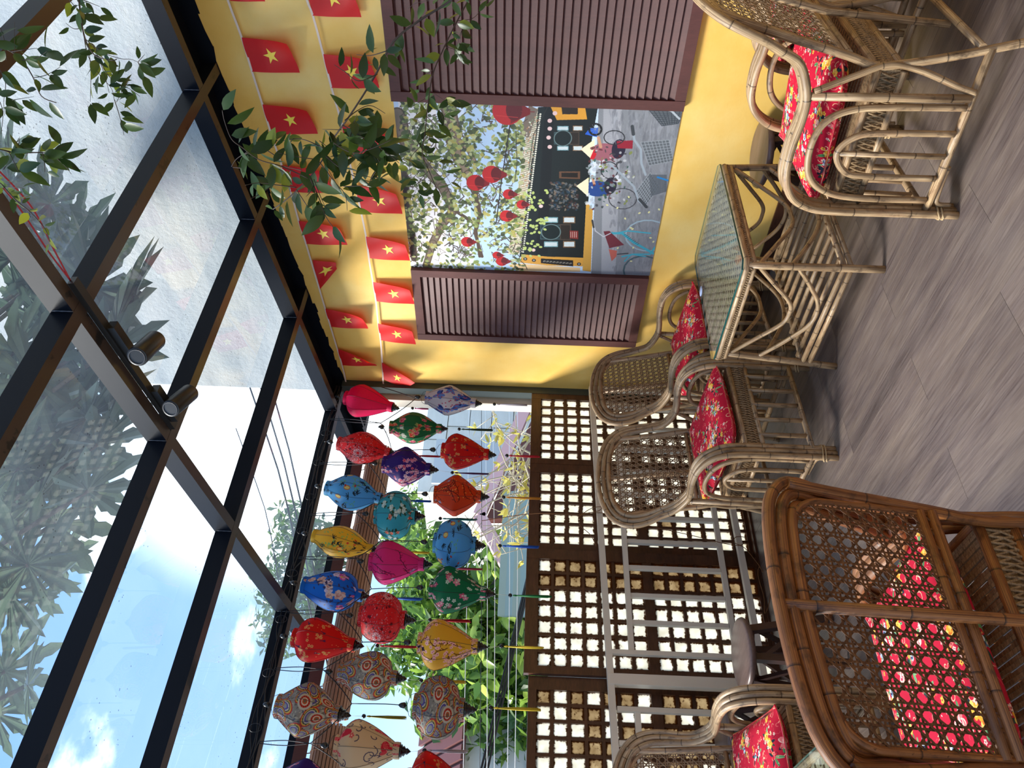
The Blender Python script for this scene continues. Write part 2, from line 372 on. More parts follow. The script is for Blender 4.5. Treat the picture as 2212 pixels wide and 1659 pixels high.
def cloth(name, im, sc, trans=.0, rough=.8, ext=None):
    t = NT(name); c = t.coord('UV', (sc, sc, 1)) if not isinstance(sc, tuple) else t.coord('UV', sc+(1,))
    i = t.n('ShaderNodeTexImage', {'Vector': c}); i.image = im
    w = t.noise(t.coord('Object', (1, 1, 1)), 900, 2); p = t.pbr(i.outputs[0], rough, bump=t.bump(w, .15, .001), spec=.25)
    if trans: 
        tr = t.n('ShaderNodeBsdfTranslucent', {0: i.outputs[0]}); return t.end(sides(t, p.outputs[0], tr.outputs[0], trans))
    return t.end(p)
M_CUSH = cloth('red_floral_cotton', cushion_print(4), 1.35)
def planks():
    t = NT('grey_brown_plank'); oi = t.n('ShaderNodeObjectInfo'); c0 = t.n('ShaderNodeTexCoord')
    off = t.n('ShaderNodeMath', {0: oi.outputs['Random'], 1: 37.0}, operation='MULTIPLY')
    cx = t.n('ShaderNodeCombineXYZ', {0: off.outputs[0], 1: off.outputs[0], 2: 0.0})
    ad = t.n('ShaderNodeVectorMath', {0: c0.outputs['Object'], 1: cx.outputs[0]}, operation='ADD')
    mp = t.n('ShaderNodeMapping', {0: ad.outputs[0], 'Scale': (11, 1.1, 1)}); mp2 = t.n('ShaderNodeMapping', {0: ad.outputs[0], 'Scale': (160, 6, 1)})
    a = t.noise(mp.outputs[0], 1.0, 6, .62); b = t.noise(mp2.outputs[0], 1.0, 3, .6)
    c = t.ramp(a, ((.28, srgb(64, 52, 50)), (.45, srgb(90, 76, 72)), (.6, srgb(112, 97, 87)), (.75, srgb(130, 113, 99))))
    c = t.mix(.22, c, t.ramp(b, ((.3, srgb(60, 50, 52)), (.7, srgb(170, 158, 150)))))
    hv = t.n('ShaderNodeHueSaturation', {'Color': c}); vr = t.n('ShaderNodeMapRange', {0: oi.outputs['Random'], 3: .86, 4: 1.12}); t.set(hv.inputs['Value'], vr.outputs[0])
    return t.end(t.pbr(hv.outputs[0], t.ramp(b, ((0, (.32,)*3), (1, (.5,)*3))), bump=t.bump(b, .18, .001)))
M_PLANK = planks()
M_SUB = plain('dark_subfloor', (.02, .018, .018), .9)
def yellow():
    t = NT('yellow_limewash'); v = t.coord('Object'); a = t.noise(v, 1.6, 5, .6); b = t.noise(v, 60, 3, .6); d = t.noise(t.coord('Object', (1, 1, 2.5)), 7, 5, .7)
    c = t.ramp(a, ((.35, srgb(230, 182, 86)), (.5, srgb(236, 194, 104)), (.68, srgb(240, 208, 130))))
    c = t.mix(t.ramp(d, ((.62, (0, 0, 0)), (.8, (.28,)*3))), c, srgb(196, 158, 84))
    return t.end(t.pbr(c, .62, bump=t.bump(t.mix(.5, b, d), .25, .004), spec=.3))
M_YEL = yellow()
def woodm(name, a, b, rough=.5, sc=(14, 14, 3)):
    t = NT(name); n = t.noise(t.coord('Object', sc), 1.0, 6, .6)
    n2 = t.noise(t.coord('Object', tuple(x*8 for x in sc)), 1.0, 3, .6)
    return t.end(t.pbr(t.ramp(t.mix(.3, n, n2), ((.3, a), (.7, b))), rough, bump=t.bump(n2, .15, .001)))
M_SHUT = woodm('shutter_brown_paint', srgb(72, 36, 31), srgb(90, 48, 42), .6)
M_WOOD = woodm('dark_narra_wood', srgb(50, 27, 18), srgb(92, 55, 36), .38, (4, 4, 16))
M_STOOL = woodm('grey_brown_stool_wood', srgb(84, 66, 60), srgb(122, 100, 92), .3, (26, 3, 26))
M_STOOLD = woodm('dark_stool_leg_wood', srgb(46, 28, 24), srgb(76, 50, 44), .4)
def painted(name, c, ch, rough=.4, sc=18, th=.66, metal=0, spec=.5):
    t = NT(name); n = t.noise(t.coord('Object'), sc, 6, .7); k = t.ramp(n, ((th, (0, 0, 0)), (th+.02, (1, 1, 1))))
    l = t.noise(t.coord('Object'), 3, 3); cc = t.mix(t.ramp(l, ((.3, (0, 0, 0)), (.7, (.25,)*3))), c, tuple(x*1.6 for x in c))
    return t.end(t.pbr(t.mix(k, cc, ch), rough, metal, bump=t.bump(n, .1, .001), spec=spec))
M_STEEL = painted('black_painted_steel', (.006, .008, .013), (.02, .018, .016), .4, 9, .7, 0, .08)
M_STEELU = painted('beam_underside_reflection', (.05, .032, .022), (.014, .011, .009), .3, 7, .6)  # brown painted in for the yellow wall reflected on the undersides
M_GRIL = painted('chipped_grey_white_paint', srgb(216, 206, 188), srgb(60, 60, 62), .45, 30, .71)
M_POST = painted('dark_green_post_paint', (.035, .045, .04), (.3, .2, .07), .4, 12, .74)
M_BLACK = plain('black_plastic', (.012, .012, .013), .35)
M_BLKG = plain('black_lacquer', (.008, .008, .009), .15)
M_WIRE = plain('black_cable', (.01, .01, .012), .5)
M_RED = plain('red_cable', (.45, .02, .03), .4)
M_CORD = plain('brown_twine', srgb(120, 78, 40), .8)
M_THREAD = plain('pale_thread', srgb(200, 190, 175), .6)
def glassm(name, tint, hz, speck=0, ior=1.5, hazec=(.55, .65, .8)):
    t = NT(name); tr = t.n('ShaderNodeBsdfTransparent', {0: tint}); gl = t.n('ShaderNodeBsdfGlossy', {0: (1, 1, 1), 'Roughness': .015})
    ge = t.n('ShaderNodeNewGeometry'); dt = t.n('ShaderNodeVectorMath', {0: ge.outputs['Normal'], 1: ge.outputs['Incoming']}, operation='DOT_PRODUCT')
    ab = t.n('ShaderNodeMath', {0: dt.outputs['Value']}, operation='ABSOLUTE'); om = t.n('ShaderNodeMath', {0: 1.0, 1: ab.outputs[0]}, operation='SUBTRACT')
    pw = t.n('ShaderNodeMath', {0: om.outputs[0], 1: 5.0}, operation='POWER'); fr = t.n('ShaderNodeMath', {0: pw.outputs[0], 1: .9, 2: .055}, operation='MULTIPLY_ADD')
    a = sides(t, tr.outputs[0], gl.outputs[0], fr.outputs[0])
    df = t.n('ShaderNodeBsdfTranslucent', {0: hazec}); v = t.coord('Object')
    n = t.noise(v, 2.2, 6, .6); f = t.n('ShaderNodeMapRange', {0: n, 1: .3, 2: .75, 3: hz*.4, 4: hz*1.5}).outputs[0]
    a = sides(t, a, df.outputs[0], f)
    if speck:
        vo = t.n('ShaderNodeTexVoronoi', {'Vector': v, 'Scale': 42.0}); k = t.n('ShaderNodeMath', {0: vo.outputs['Distance'], 1: .13}, operation='LESS_THAN')
        m2 = t.n('ShaderNodeMath', {0: t.noise(v, 3.1, 2), 1: .56}, operation='GREATER_THAN'); k2 = t.n('ShaderNodeMath', {0: k.outputs[0], 1: m2.outputs[0]}, operation='MULTIPLY')
        k3 = t.n('ShaderNodeMath', {0: k2.outputs[0], 1: .55}, operation='MULTIPLY')
        a = sides(t, a, t.n('ShaderNodeBsdfDiffuse', {0: (.09, .09, .11)}).outputs[0], k3.outputs[0])
    return t.end(a)
M_GLASS = glassm('dusty_roof_glass', (.93, .96, .99), .07, 1)
M_TGLASS = glassm('table_glass', (.95, .985, .97), .0)
M_TEDGE = plain('green_glass_edge', (.015, .09, .08), .1)
def capiz(name, a, b, w=.55):
    t = NT(name); oi = t.n('ShaderNodeObjectInfo'); c0 = t.n('ShaderNodeTexCoord')
    off = t.n('ShaderNodeMath', {0: oi.outputs['Random'], 1: 53.0}, operation='MULTIPLY'); cx = t.n('ShaderNodeCombineXYZ', {0: off.outputs[0], 1: 0.0, 2: off.outputs[0]})
    v = t.n('ShaderNodeVectorMath', {0: c0.outputs['Object'], 1: cx.outputs[0]}, operation='ADD').outputs[0]
    n = t.noise(v, 45, 4, .7); n2 = t.noise(v, 14, 3, .6)
    sp = t.n('ShaderNodeSeparateXYZ', {0: c0.outputs['Object']})
    ax = t.n('ShaderNodeMath', {0: sp.outputs[0]}, operation='ABSOLUTE'); az = t.n('ShaderNodeMath', {0: sp.outputs[2]}, operation='ABSOLUTE')
    ed = t.n('ShaderNodeMath', {0: ax.outputs[0], 1: az.outputs[0]}, operation='MAXIMUM')
    ef = t.n('ShaderNodeMapRange', {0: ed.outputs[0], 1: .022, 2: .036, 3: 0, 4: .34}); sm = t.n('ShaderNodeMath', {0: n, 1: ef.outputs[0]}, operation='ADD')
    dirt = t.ramp(sm.outputs[0], ((w, (0, 0, 0)), (w+.12, (1, 1, 1))))
    c = t.mix(dirt, t.ramp(n2, ((.3, a), (.7, b))), srgb(96, 66, 38))
    tr = t.n('ShaderNodeBsdfTranslucent', {0: c}); tp = t.n('ShaderNodeBsdfTransparent', {0: c}); d = t.n('ShaderNodeBsdfPrincipled', {'Base Color': c, 'Roughness': .3})
    x = sides(t, tr.outputs[0], tp.outputs[0], .38); return t.end(sides(t, x, d.outputs[0], .1))
M_CAPIZ = capiz('capiz_shell', (.90, .90, .86), (.74, .72, .63), .67)
M_CAPIZD = capiz('speckled_capiz_shell', (.92, .91, .85), (.76, .73, .62), .63)
M_CAPIZB = capiz('brown_capiz_shell', srgb(206, 192, 166), srgb(164, 146, 118), .56)  # browner pane tone, set in two columns and at random elsewhere
M_PLAST = plain('warm_plaster', srgb(150, 128, 104), .8)
M_FLAG = NT('flag_red_paper'); _c = M_FLAG.n('ShaderNodeBsdfPrincipled', {'Base Color': srgb(214, 26, 26), 'Roughness': .5}); _t = M_FLAG.n('ShaderNodeBsdfTranslucent', {0: srgb(225, 40, 20)})
M_FLAG = M_FLAG.end(sides(M_FLAG, _c.outputs[0], _t.outputs[0], .3))
M_STAR = plain('flag_yellow_star', srgb(250, 214, 70), .5)
M_TAPE = plain('white_tape', srgb(225, 205, 190), .5)
def leafm(name, a, b, tr=.35, rough=.35):
    t = NT(name); oi = t.n('ShaderNodeObjectInfo'); c = t.ramp(oi.outputs['Random'], ((0, a), (1, b))); n = t.noise(t.coord('Object'), 40, 3)
    c = t.mix(t.n('ShaderNodeMath', {0: n, 1: .35}, operation='MULTIPLY').outputs[0], c, tuple(x*.45 for x in a))
    p = t.pbr(c, rough); q = t.n('ShaderNodeBsdfTranslucent', {0: c}); return t.end(sides(t, p.outputs[0], q.outputs[0], tr))
M_VLEAF = leafm('vine_leaf_green', (.018, .05, .012), (.06, .11, .018), .3)
M_VLEAFY = leafm('vine_leaf_yellow', (.12, .19, .02), (.32, .33, .03), .4)
M_VSTEM = plain('vine_stem', (.05, .035, .03), .7)
M_PLEAF = leafm('broad_tree_leaf', (.10, .16, .11), (.20, .27, .16), .35)
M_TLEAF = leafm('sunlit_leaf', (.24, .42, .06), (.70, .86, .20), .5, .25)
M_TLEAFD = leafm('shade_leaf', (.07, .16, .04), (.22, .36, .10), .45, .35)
M_BARK = woodm('bark', (.10, .08, .06), (.22, .18, .14), .9)
M_PALE = plain('bare_twig', srgb(190, 180, 160), .8)
M_YLEAF = leafm('yellow_bush_leaf', (.55, .45, .08), (.8, .74, .2), .4)
def concrete(name, a, b, c3, st=1):
    t = NT(name); v = t.coord('Object', (1, .5, 2.2)); n = t.noise(v, 1.5, 7, .65); m = t.noise(t.coord('Object'), 24, 5, .7); s2 = t.noise(t.coord('Object', (1, .35, 6)), 2.4, 5, .6)
    c = t.ramp(n, ((.3, a), (.5, b), (.7, c3))); c = t.mix(t.n('ShaderNodeMath', {0: s2, 1: .35}, operation='MULTIPLY').outputs[0], c, tuple(x*.6 for x in a))
    return t.end(t.pbr(c, .9, bump=t.bump(m, .5*st, .02)))
M_CONC = concrete('weathered_plaster', (.22, .25, .27), (.33, .355, .36), (.44, .44, .42))
M_STONE = concrete('cream_stone_block', (.78, .74, .66), (.86, .82, .75), (.92, .9, .84))
M_GREY = plain('grey_shade_cloth', (.58, .60, .62), .8)
M_WELD = plain('weld_metal', (.12, .12, .13), .35, .6)
M_PINK = plain('pink_painted_beam', srgb(226, 176, 178), .6)
M_MAROON = plain('maroon_roof', srgb(110, 62, 60), .6)
M_CORR = plain('green_corrugated', srgb(150, 168, 160), .5)
M_BAMB = woodm('bamboo_slat', srgb(116, 82, 58), srgb(170, 128, 96), .55, (3, 40, 40))
M_GROUND = plain('outdoor_ground', (.30, .29, .27), .9)
M_WHITE = plain('white_pipe', (.8, .8, .8), .4)
# ------------------------------------------------------------------ the setting
# floor: boards 0.206 m wide laid towards the window wall, end joints staggered
fl = thing('floor', 'grey-brown wood plank floor under all the rattan furniture', 'floor', kind='structure')
m = MB(); m.box(-3.4, 3.577, -1.9, 4.26, -.06, -.012); m.build('underlay', M_SUB, fl)
PW, PL = .2055, 1.235
plank_me = {}
for i in range(-14, 16):
    x0 = .585+i*PW
    x1 = min(x0+PW, 3.577)
    if x0 > 3.56: continue
    ph = (.89 if i % 2 == 0 else .27)+(.1 if i % 4 == 1 else 0)
    y = ph-3*PL
    while y < 4.2:
        a, b = max(y, -1.9), min(y+PL, 4.2)
        if b-a > .05:
            w, l = round(x1-x0, 3), round(b-a, 3)
            if (w, l) not in plank_me:
                k = MB(); g = .0006; e2 = .002
                k.box(g, w-g, g, l-g, -.012, 0); plank_me[(w, l)] = k.mesh('plank', M_PLANK)
            link('plank', plank_me[(w, l)], fl, (x0, a, 0))
        y += PL
# outside ground
m = MB(); m.box(-30, 40, 4.45, 60, -.3, -.08); tag(m.build('outdoor_ground', M_GROUND), 'pale bare ground outside beyond the shell windows', 'ground', kind='structure')
# roof pitch: falls towards the window wall
SL = math.tan(.1153388); zb = lambda y: 2.70+SL*(4.21-y)
m = MB(); x0, x1 = WX, WX+.14
m.poly([(x0, -1.9, 0), (x0, -1.9, zb(-1.9)), (x0, 4.27, zb(4.27)), (x0, 4.27, 0)][::-1]); m.poly([(x1, -1.9, 0), (x1, 4.27, 0), (x1, 4.27, zb(4.27)), (x1, -1.9, zb(-1.9))])
m.poly([(x0, 4.27, 0), (x0, 4.27, zb(4.27)), (x1, 4.27, zb(4.27)), (x1, 4.27, 0)][::-1]); m.poly([(x0, -1.9, zb(-1.9)), (x1, -1.9, zb(-1.9)), (x1, 4.27, zb(4.27)), (x0, 4.27, zb(4.27))])
tag(m.build('wall_right', M_YEL), 'mottled yellow limewashed wall behind the flags, shutters and poster', 'wall', kind='structure')
m = MB(); m.box(WX-.012, WX, -1.9, 4.2, 0, .085); tag(m.build('baseboard_right', M_WOOD), 'dark baseboard at the foot of the yellow wall', 'baseboard', kind='structure')
m = MB(); m.box(-3.4, WX, -2.0, -1.9, 0, zb(-1.9)+.05); tag(m.build('wall_back_added', M_PLAST), 'plain warm plaster wall behind the camera', 'wall', kind='structure')  # added out of view to block flat light from behind
# dark flashing between wall head and glass, with a ragged painted lower edge
m = MB(); N = 90
for i in range(N):
    ya, yb = lerp(-1.9, 4.9, i/N), lerp(-1.9, 4.9, (i+1)/N); z1, z2 = zb(ya), zb(yb)
    m.poly([(3.38, ya, z1+.07), (3.38, yb, z2+.07), (WX+.16, yb, z2+.07), (WX+.16, ya, z1+.07)])
    d = R.uniform(.0, .02)
    m.poly([(WX-.004, ya, z1+.08), (WX-.004, yb, z2+.08), (WX-.004, yb, z2-R.uniform(0, .018)), (WX-.004, ya, z1-d)])
tag(m.build('trim_1', M_STEEL), 'black metal flashing along the top of the yellow wall', 'trim', kind='structure')
# glass roof: rafters, purlins and panes
roof = thing('ceiling', 'sloping glass roof on black steel beams', 'ceiling', kind='structure')
BH, BWD = .085, .052
def roofbar(name, a, b, ref=None):
    a, b = Vector(a), Vector(b); k = MB(); d = (b-a).normalized(); n = Vector((0, SL, 1)).normalized(); s = d.cross(n).normalized(); L = (b-a).length
    Mx = Matrix(((s.x, d.x, n.x, a.x), (s.y, d.y, n.y, a.y), (s.z, d.z, n.z, a.z), (0, 0, 0, 1)))
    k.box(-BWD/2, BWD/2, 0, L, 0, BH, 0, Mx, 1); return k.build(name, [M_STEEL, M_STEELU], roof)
PY = [4.84, 4.246, 3.360, 2.638, 1.908, 1.195, .47, -.26, -1.0, -1.75]
RX = [3.337, 1.883, .43, -1.02, -2.45]
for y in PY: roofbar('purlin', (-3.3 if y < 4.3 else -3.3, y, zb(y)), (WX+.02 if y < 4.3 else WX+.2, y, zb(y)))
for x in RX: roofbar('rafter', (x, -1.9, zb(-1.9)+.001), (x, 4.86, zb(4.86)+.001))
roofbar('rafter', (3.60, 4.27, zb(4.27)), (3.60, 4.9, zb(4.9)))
xs = [WX+.1]+RX+[-3.3]
for i in range(len(xs)-1):
    for j in range(len(PY)-1):
        k = MB(); ya, yb = PY[j+1]+.002, PY[j]-.002; xa, xb = xs[i+1]+.002, xs[i]-.002; h = BH/math.cos(.115)+.002
        k.poly([(xa, ya, zb(ya)+h), (xb, ya, zb(ya)+h), (xb, yb, zb(yb)+h), (xa, yb, zb(yb)+h)]); k.build('glass_pane', M_GLASS, roof)
for x, y in [(RX[0]-.027, yy) for yy in PY[1:6]]+[(RX[1]-.027, yy) for yy in PY[1:6]]:   # weld beads at the crossings
    k = MB(); k.tube([(x, y-.028, zb(y)+.003+t*.012+R.uniform(-.0008, .0008)) for t in range(7)], [.0016, .0026, .0018, .0028, .0017, .0026, .0015], 5); k.build('weld_bead', M_WELD, roof)
# corner post and white jamb beside it
m = MB(); m.box(WX-.055, WX, 4.205, 4.27, 0, zb(4.2)); tag(m.build('corner_post', M_POST), 'dark green painted steel post where the yellow wall ends', 'post')
m = MB(); m.box(3.49, 3.60, 4.30, 4.38, 0, 2.62); tag(m.build('window_jamb', M_GRIL), 'peeling white jamb outside the dark green corner post', 'jamb')
# --- sliding shell windows
wn_ct = 0
def capiz_window(n, x0, x1, y, top, cols, cx0, pitch, rows_up, rows_lo, zu, zl, rp, shell, lab):
    w = thing('window_%d' % n, lab, 'window', ((x0+x1)/2, y, 0), kind='structure'); ox = -(x0+x1)/2
    T = .034; st = cx0-pitch/2-x0
    for a, b in ((x0, cx0-pitch/2+.008), (cx0+(cols-.5)*pitch-.008, x1)):
        k = MB(); k.box(a+ox, b+ox, -T/2, T/2, 0, top); k.build('stile', M_WOOD, w)
    ze = [zu+rp/2-.006, zu-(rows_up-.5)*rp+.006, zl+rp/2-.006, zl-(rows_lo-.5)*rp+.006]
    xa, xb = cx0-pitch/2+.008+ox, cx0+(cols-.5)*pitch-.008+ox
    for a, b in ((ze[0], top), (ze[2], ze[1]), (0, ze[3])):
        k = MB(); k.box(xa, xb, -T/2+.001, T/2-.001, a, b); k.build('rail', M_WOOD, w)
    bw = .017
    for (z0, rows) in ((zu, rows_up), (zl, rows_lo)):
        za, zc = z0+rp/2, z0-(rows-.5)*rp
        for i in range(1, cols):
            k = MB(); xx = cx0+(i-.5)*pitch+ox; k.box(xx-bw/2, xx+bw/2, -.010, .010, zc, za); k.build('muntin', M_WOOD, w)
        for j in range(1, rows):
            k = MB(); zz = z0-(j-.5)*rp; k.box(xa, xb, -.011, .009, zz-bw/2, zz+bw/2); k.build('muntin', M_WOOD, w)
        pm = {}
        for i in range(cols):
            for j in range(rows):
                sh = shell(i, j, z0 == zu); key = sh.name
                if key not in pm:
                    q = MB(); hw, hh = pitch/2-.002, rp/2-.002; cr = .010; pts = []
                    for cxs, czs, a0 in ((1, 1, 0), (-1, 1, 90), (-1, -1, 180), (1, -1, 270)):
                        for d in (0, 45, 90):
                            a = math.radians(a0+d); pts.append((cxs*(hw-cr)+cr*math.cos(a), czs*(hh-cr)+cr*math.sin(a)))
                    for yy, rv in ((-.0012, 0), (.0012, 1)):
                        P = [(x, yy, z) for x, z in pts]; q.poly(P if rv else P[::-1])
                    pm[key] = q.mesh('shell_pane', sh)
                link('shell_pane', pm[key], w, (cx0+i*pitch+ox, .004, z0-j*rp))
    return w
def sh_a(i, j, u): return M_CAPIZD if R.random() > .015 else M_CAPIZB
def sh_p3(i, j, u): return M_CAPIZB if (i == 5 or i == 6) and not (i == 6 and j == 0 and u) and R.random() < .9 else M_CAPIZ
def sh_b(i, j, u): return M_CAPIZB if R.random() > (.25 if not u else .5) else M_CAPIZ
RP, ZU, ZLO = .0885, 1.262, .60
capiz_window(1, 2.930, 3.562, 4.225, 1.365, 7, 3.002, .0742, 7, 7, ZU, ZLO, RP, sh_a, 'shell-pane window next to the dark green corner post')
capiz_window(2, 2.296, 2.928, 4.225, 1.365, 7, 2.380, .0752, 7, 7, ZU, ZLO, RP, sh_a, 'second shell-pane window from the corner post')
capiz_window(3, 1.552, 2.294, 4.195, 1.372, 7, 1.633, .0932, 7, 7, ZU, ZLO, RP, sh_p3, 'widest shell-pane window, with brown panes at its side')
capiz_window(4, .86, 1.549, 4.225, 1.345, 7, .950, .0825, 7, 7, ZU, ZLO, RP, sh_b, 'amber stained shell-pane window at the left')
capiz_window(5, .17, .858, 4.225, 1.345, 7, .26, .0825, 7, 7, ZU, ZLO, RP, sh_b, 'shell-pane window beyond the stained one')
m = MB(); m.box(.1, WX, 4.16, 4.27, 0, .012); tag(m.build('trim_2', M_WOOD), 'dark timber sill track at the foot of the shell windows', 'trim', kind='structure')
# --- grey-white steel grille in front of the shell windows
g = thing('window_grille', 'chipped grey-white steel grille standing in front of the shell windows', 'grille', (2.2, 4.1, 0))
def gb(name, a, b, w=.03, h=.03):
    k = MB(); k.bar(Vector(a)-Vector((2.2, 4.1, 0)), Vector(b)-Vector((2.2, 4.1, 0)), w, h); k.build(name, M_GRIL, g)
gy = 4.1
gb('top_rail', (3.50, gy, .960), (.6, gy, .900), .034, .034)
gb('inner_rail', (3.34, gy, .80), (1.655, gy, .80), .028, .028)
gb('inner_rail', (3.34, gy, .245), (1.66, gy, .24), .028, .028)
gb('bottom_rail', (3.50, gy, .14), (.6, gy, .10), .034, .034)
for x in (3.33, 3.16, 2.99, 2.82, 2.65, 2.485, 2.321, 2.153, 1.981, 1.823): gb('upright', (x, gy+.003, .787), (x, gy+.003, .258), .026, .024)
for x in (3.48, 3.345, 1.65, 1.355, 1.19, 1.02, .85): gb('upright', (x, gy-.004, (.94 if x > 1.5 else .905)-.012), (x, gy-.004, .13), .030, .024)
gb('post', (1.505, gy+.005, .925), (1.505, gy+.005, 0), .055, .055)
gb('post', (3.49, gy, .965), (3.49, gy, 0), .03, .03)
gb('inner_rail', (1.355, gy, .79), (.7, gy, .79), .028, .028)
gb('post', (.62, gy, .92), (.62, gy, 0), .04, .04)
# ------------------------------------------------------------------ rattan chairs (front = local -Y)
RC = .0135
def sym(pts): return pts+[(-x, y, z) for x, y, z in reversed(pts[:-1])]
def frame_path(k, D=False):
    o = k*.0265
    p = [(.315-o, -.26, 0), (.315-o, -.26, .22), (.316-o, -.26, .42), (.318-o, -.247, .51), (.322-o, -.205, .575), (.325-o, -.13, .612), (.322-o, -.03, .618),
         (.312-o*.9, .06, .608), (.302-o*.8, .13, .612), (.298-o*.7, .185, .655), (.306-o*.7, .215, .72), (.322-o*.85, .238, .775), (.327-o*.95, .254, .84), (.306-o, .266, .905-o*.2), (.250-o*.85, .277, .957-o*.6), (.168-o*.5, .284, .989-o*.85), (.085-o*.2, .289, 1.004-o), (0, .29, 1.008-o)]
    if D: p = [(x*.93 if z < .62 and z > .3 else x, y, z) for x, y, z in p[:10]]+[(.280-o*.7, .150, .66), (.282-o*.8, .195, .74), (.286-o*.9, .240, .84), (.294-o, .262, .918-o*.3), (.245-o*.7, .280, .972-o*.8), (.150-o*.3, .287, .995-o), (0, .29, 1.003-o)]
    rk = (lambda y, z: 0) if D else (lambda y, z: max(0, z-.45)*.16 if y > .15 else 0)
    return [(x, y-k*.006*(1 if z > .6 else 0)+rk(y, z), z) for x, y, z in p]
def panel_outline(top, z0=.515, hw=.245, D=False):
    up_ = [(hw, z0), (.25, .76), (.258, .83), (.242, .882), (.198, .922), (.135, .944), (.07, .954), (0, .957)]
    if D: up_ = [(.248, z0), (.25, .83), (.247, .88), (.226, .917), (.18, .936), (.1, .946), (0, .950)]
    up_ = [(x, min(z, top)) for x, z in up_]
    return up_+[(-x, z) for x, z in reversed(up_[:-1])]
def clip_line(poly, p, d):
    ts = []; n = len(poly)
    for i in range(n):
        a, b = poly[i], poly[(i+1) % n]; ex, ez = b[0]-a[0], b[1]-a[1]; den = d[0]*ez-d[1]*ex
        if abs(den) < 1e-9: continue
        t = ((a[0]-p[0])*ez-(a[1]-p[1])*ex)/den; s = ((a[0]-p[0])*d[1]-(a[1]-p[1])*d[0])/den
        if 0 <= s < 1: ts.append(t)
    ts.sort(); return [(ts[i], ts[i+1]) for i in range(0, len(ts)-1, 2)]
def cane_mesh(poly, yf, p=.0335, w=.0043):
    """caned panel: upright and level pairs with two diagonals, leaving eight-sided holes"""
    m = MB(); h = .0009
    def strip(p0, d, off, lift, seg=None):
        for t0, t1 in clip_line(poly, p0, d):
            n = max(1, int((t1-t0)/(p/2))); a = None; nx, nz = -d[1], d[0]
            for i in range(n):
                ta, tb = lerp(t0, t1, i/n), lerp(t0, t1, (i+1)/n); rows = []
                for t, q in ((ta, i), (tb, i+1)):
                    x, z = p0[0]+d[0]*t, p0[1]+d[1]*t; y = yf(x, z)-lift-(.0011 if (q+off) % 2 else -.0011)
                    rows.append([(x+nx*s*w/2, y-e, z+nz*s*w/2) for s, e in ((-1, 0), (0, h), (1, 0))]+[(x+nx*s*w/2, y+h, z+nz*s*w/2) for s in (1, -1)])
                b = len(m.v); m.v += rows[0]+rows[1]
                for k in range(5): k2 = (k+1) % 5; m.face((b+k, b+k2, b+5+k2, b+5+k), 0)
    xs = [v[0] for v in poly]; zs = [v[1] for v in poly]; x0, x1, z0, z1 = min(xs), max(xs), min(zs), max(zs)
    for i in range(int(-14), 15):
        for s in (-1, 1): strip((i*p+s*.0046, 0), (0, 1), i+(s > 0), 0)
    zc = round(z0/p)*p
    for j in range(0, int((z1-z0)/p)+3):
        for s in (-1, 1): strip((0, zc+j*p+s*.0046), (1, 0), j+(s > 0), .0012)
    r2 = math.sqrt(.5)
    for i in range(-45, 60):
        strip(((i+.5)*p, zc), (r2, r2), i, .0026); strip(((i+.5)*p, zc), (-r2, r2), i+1, -.0022)
    return m
def back_y(x, z):  # rake of the back
    return .225+(z-.5)*.115
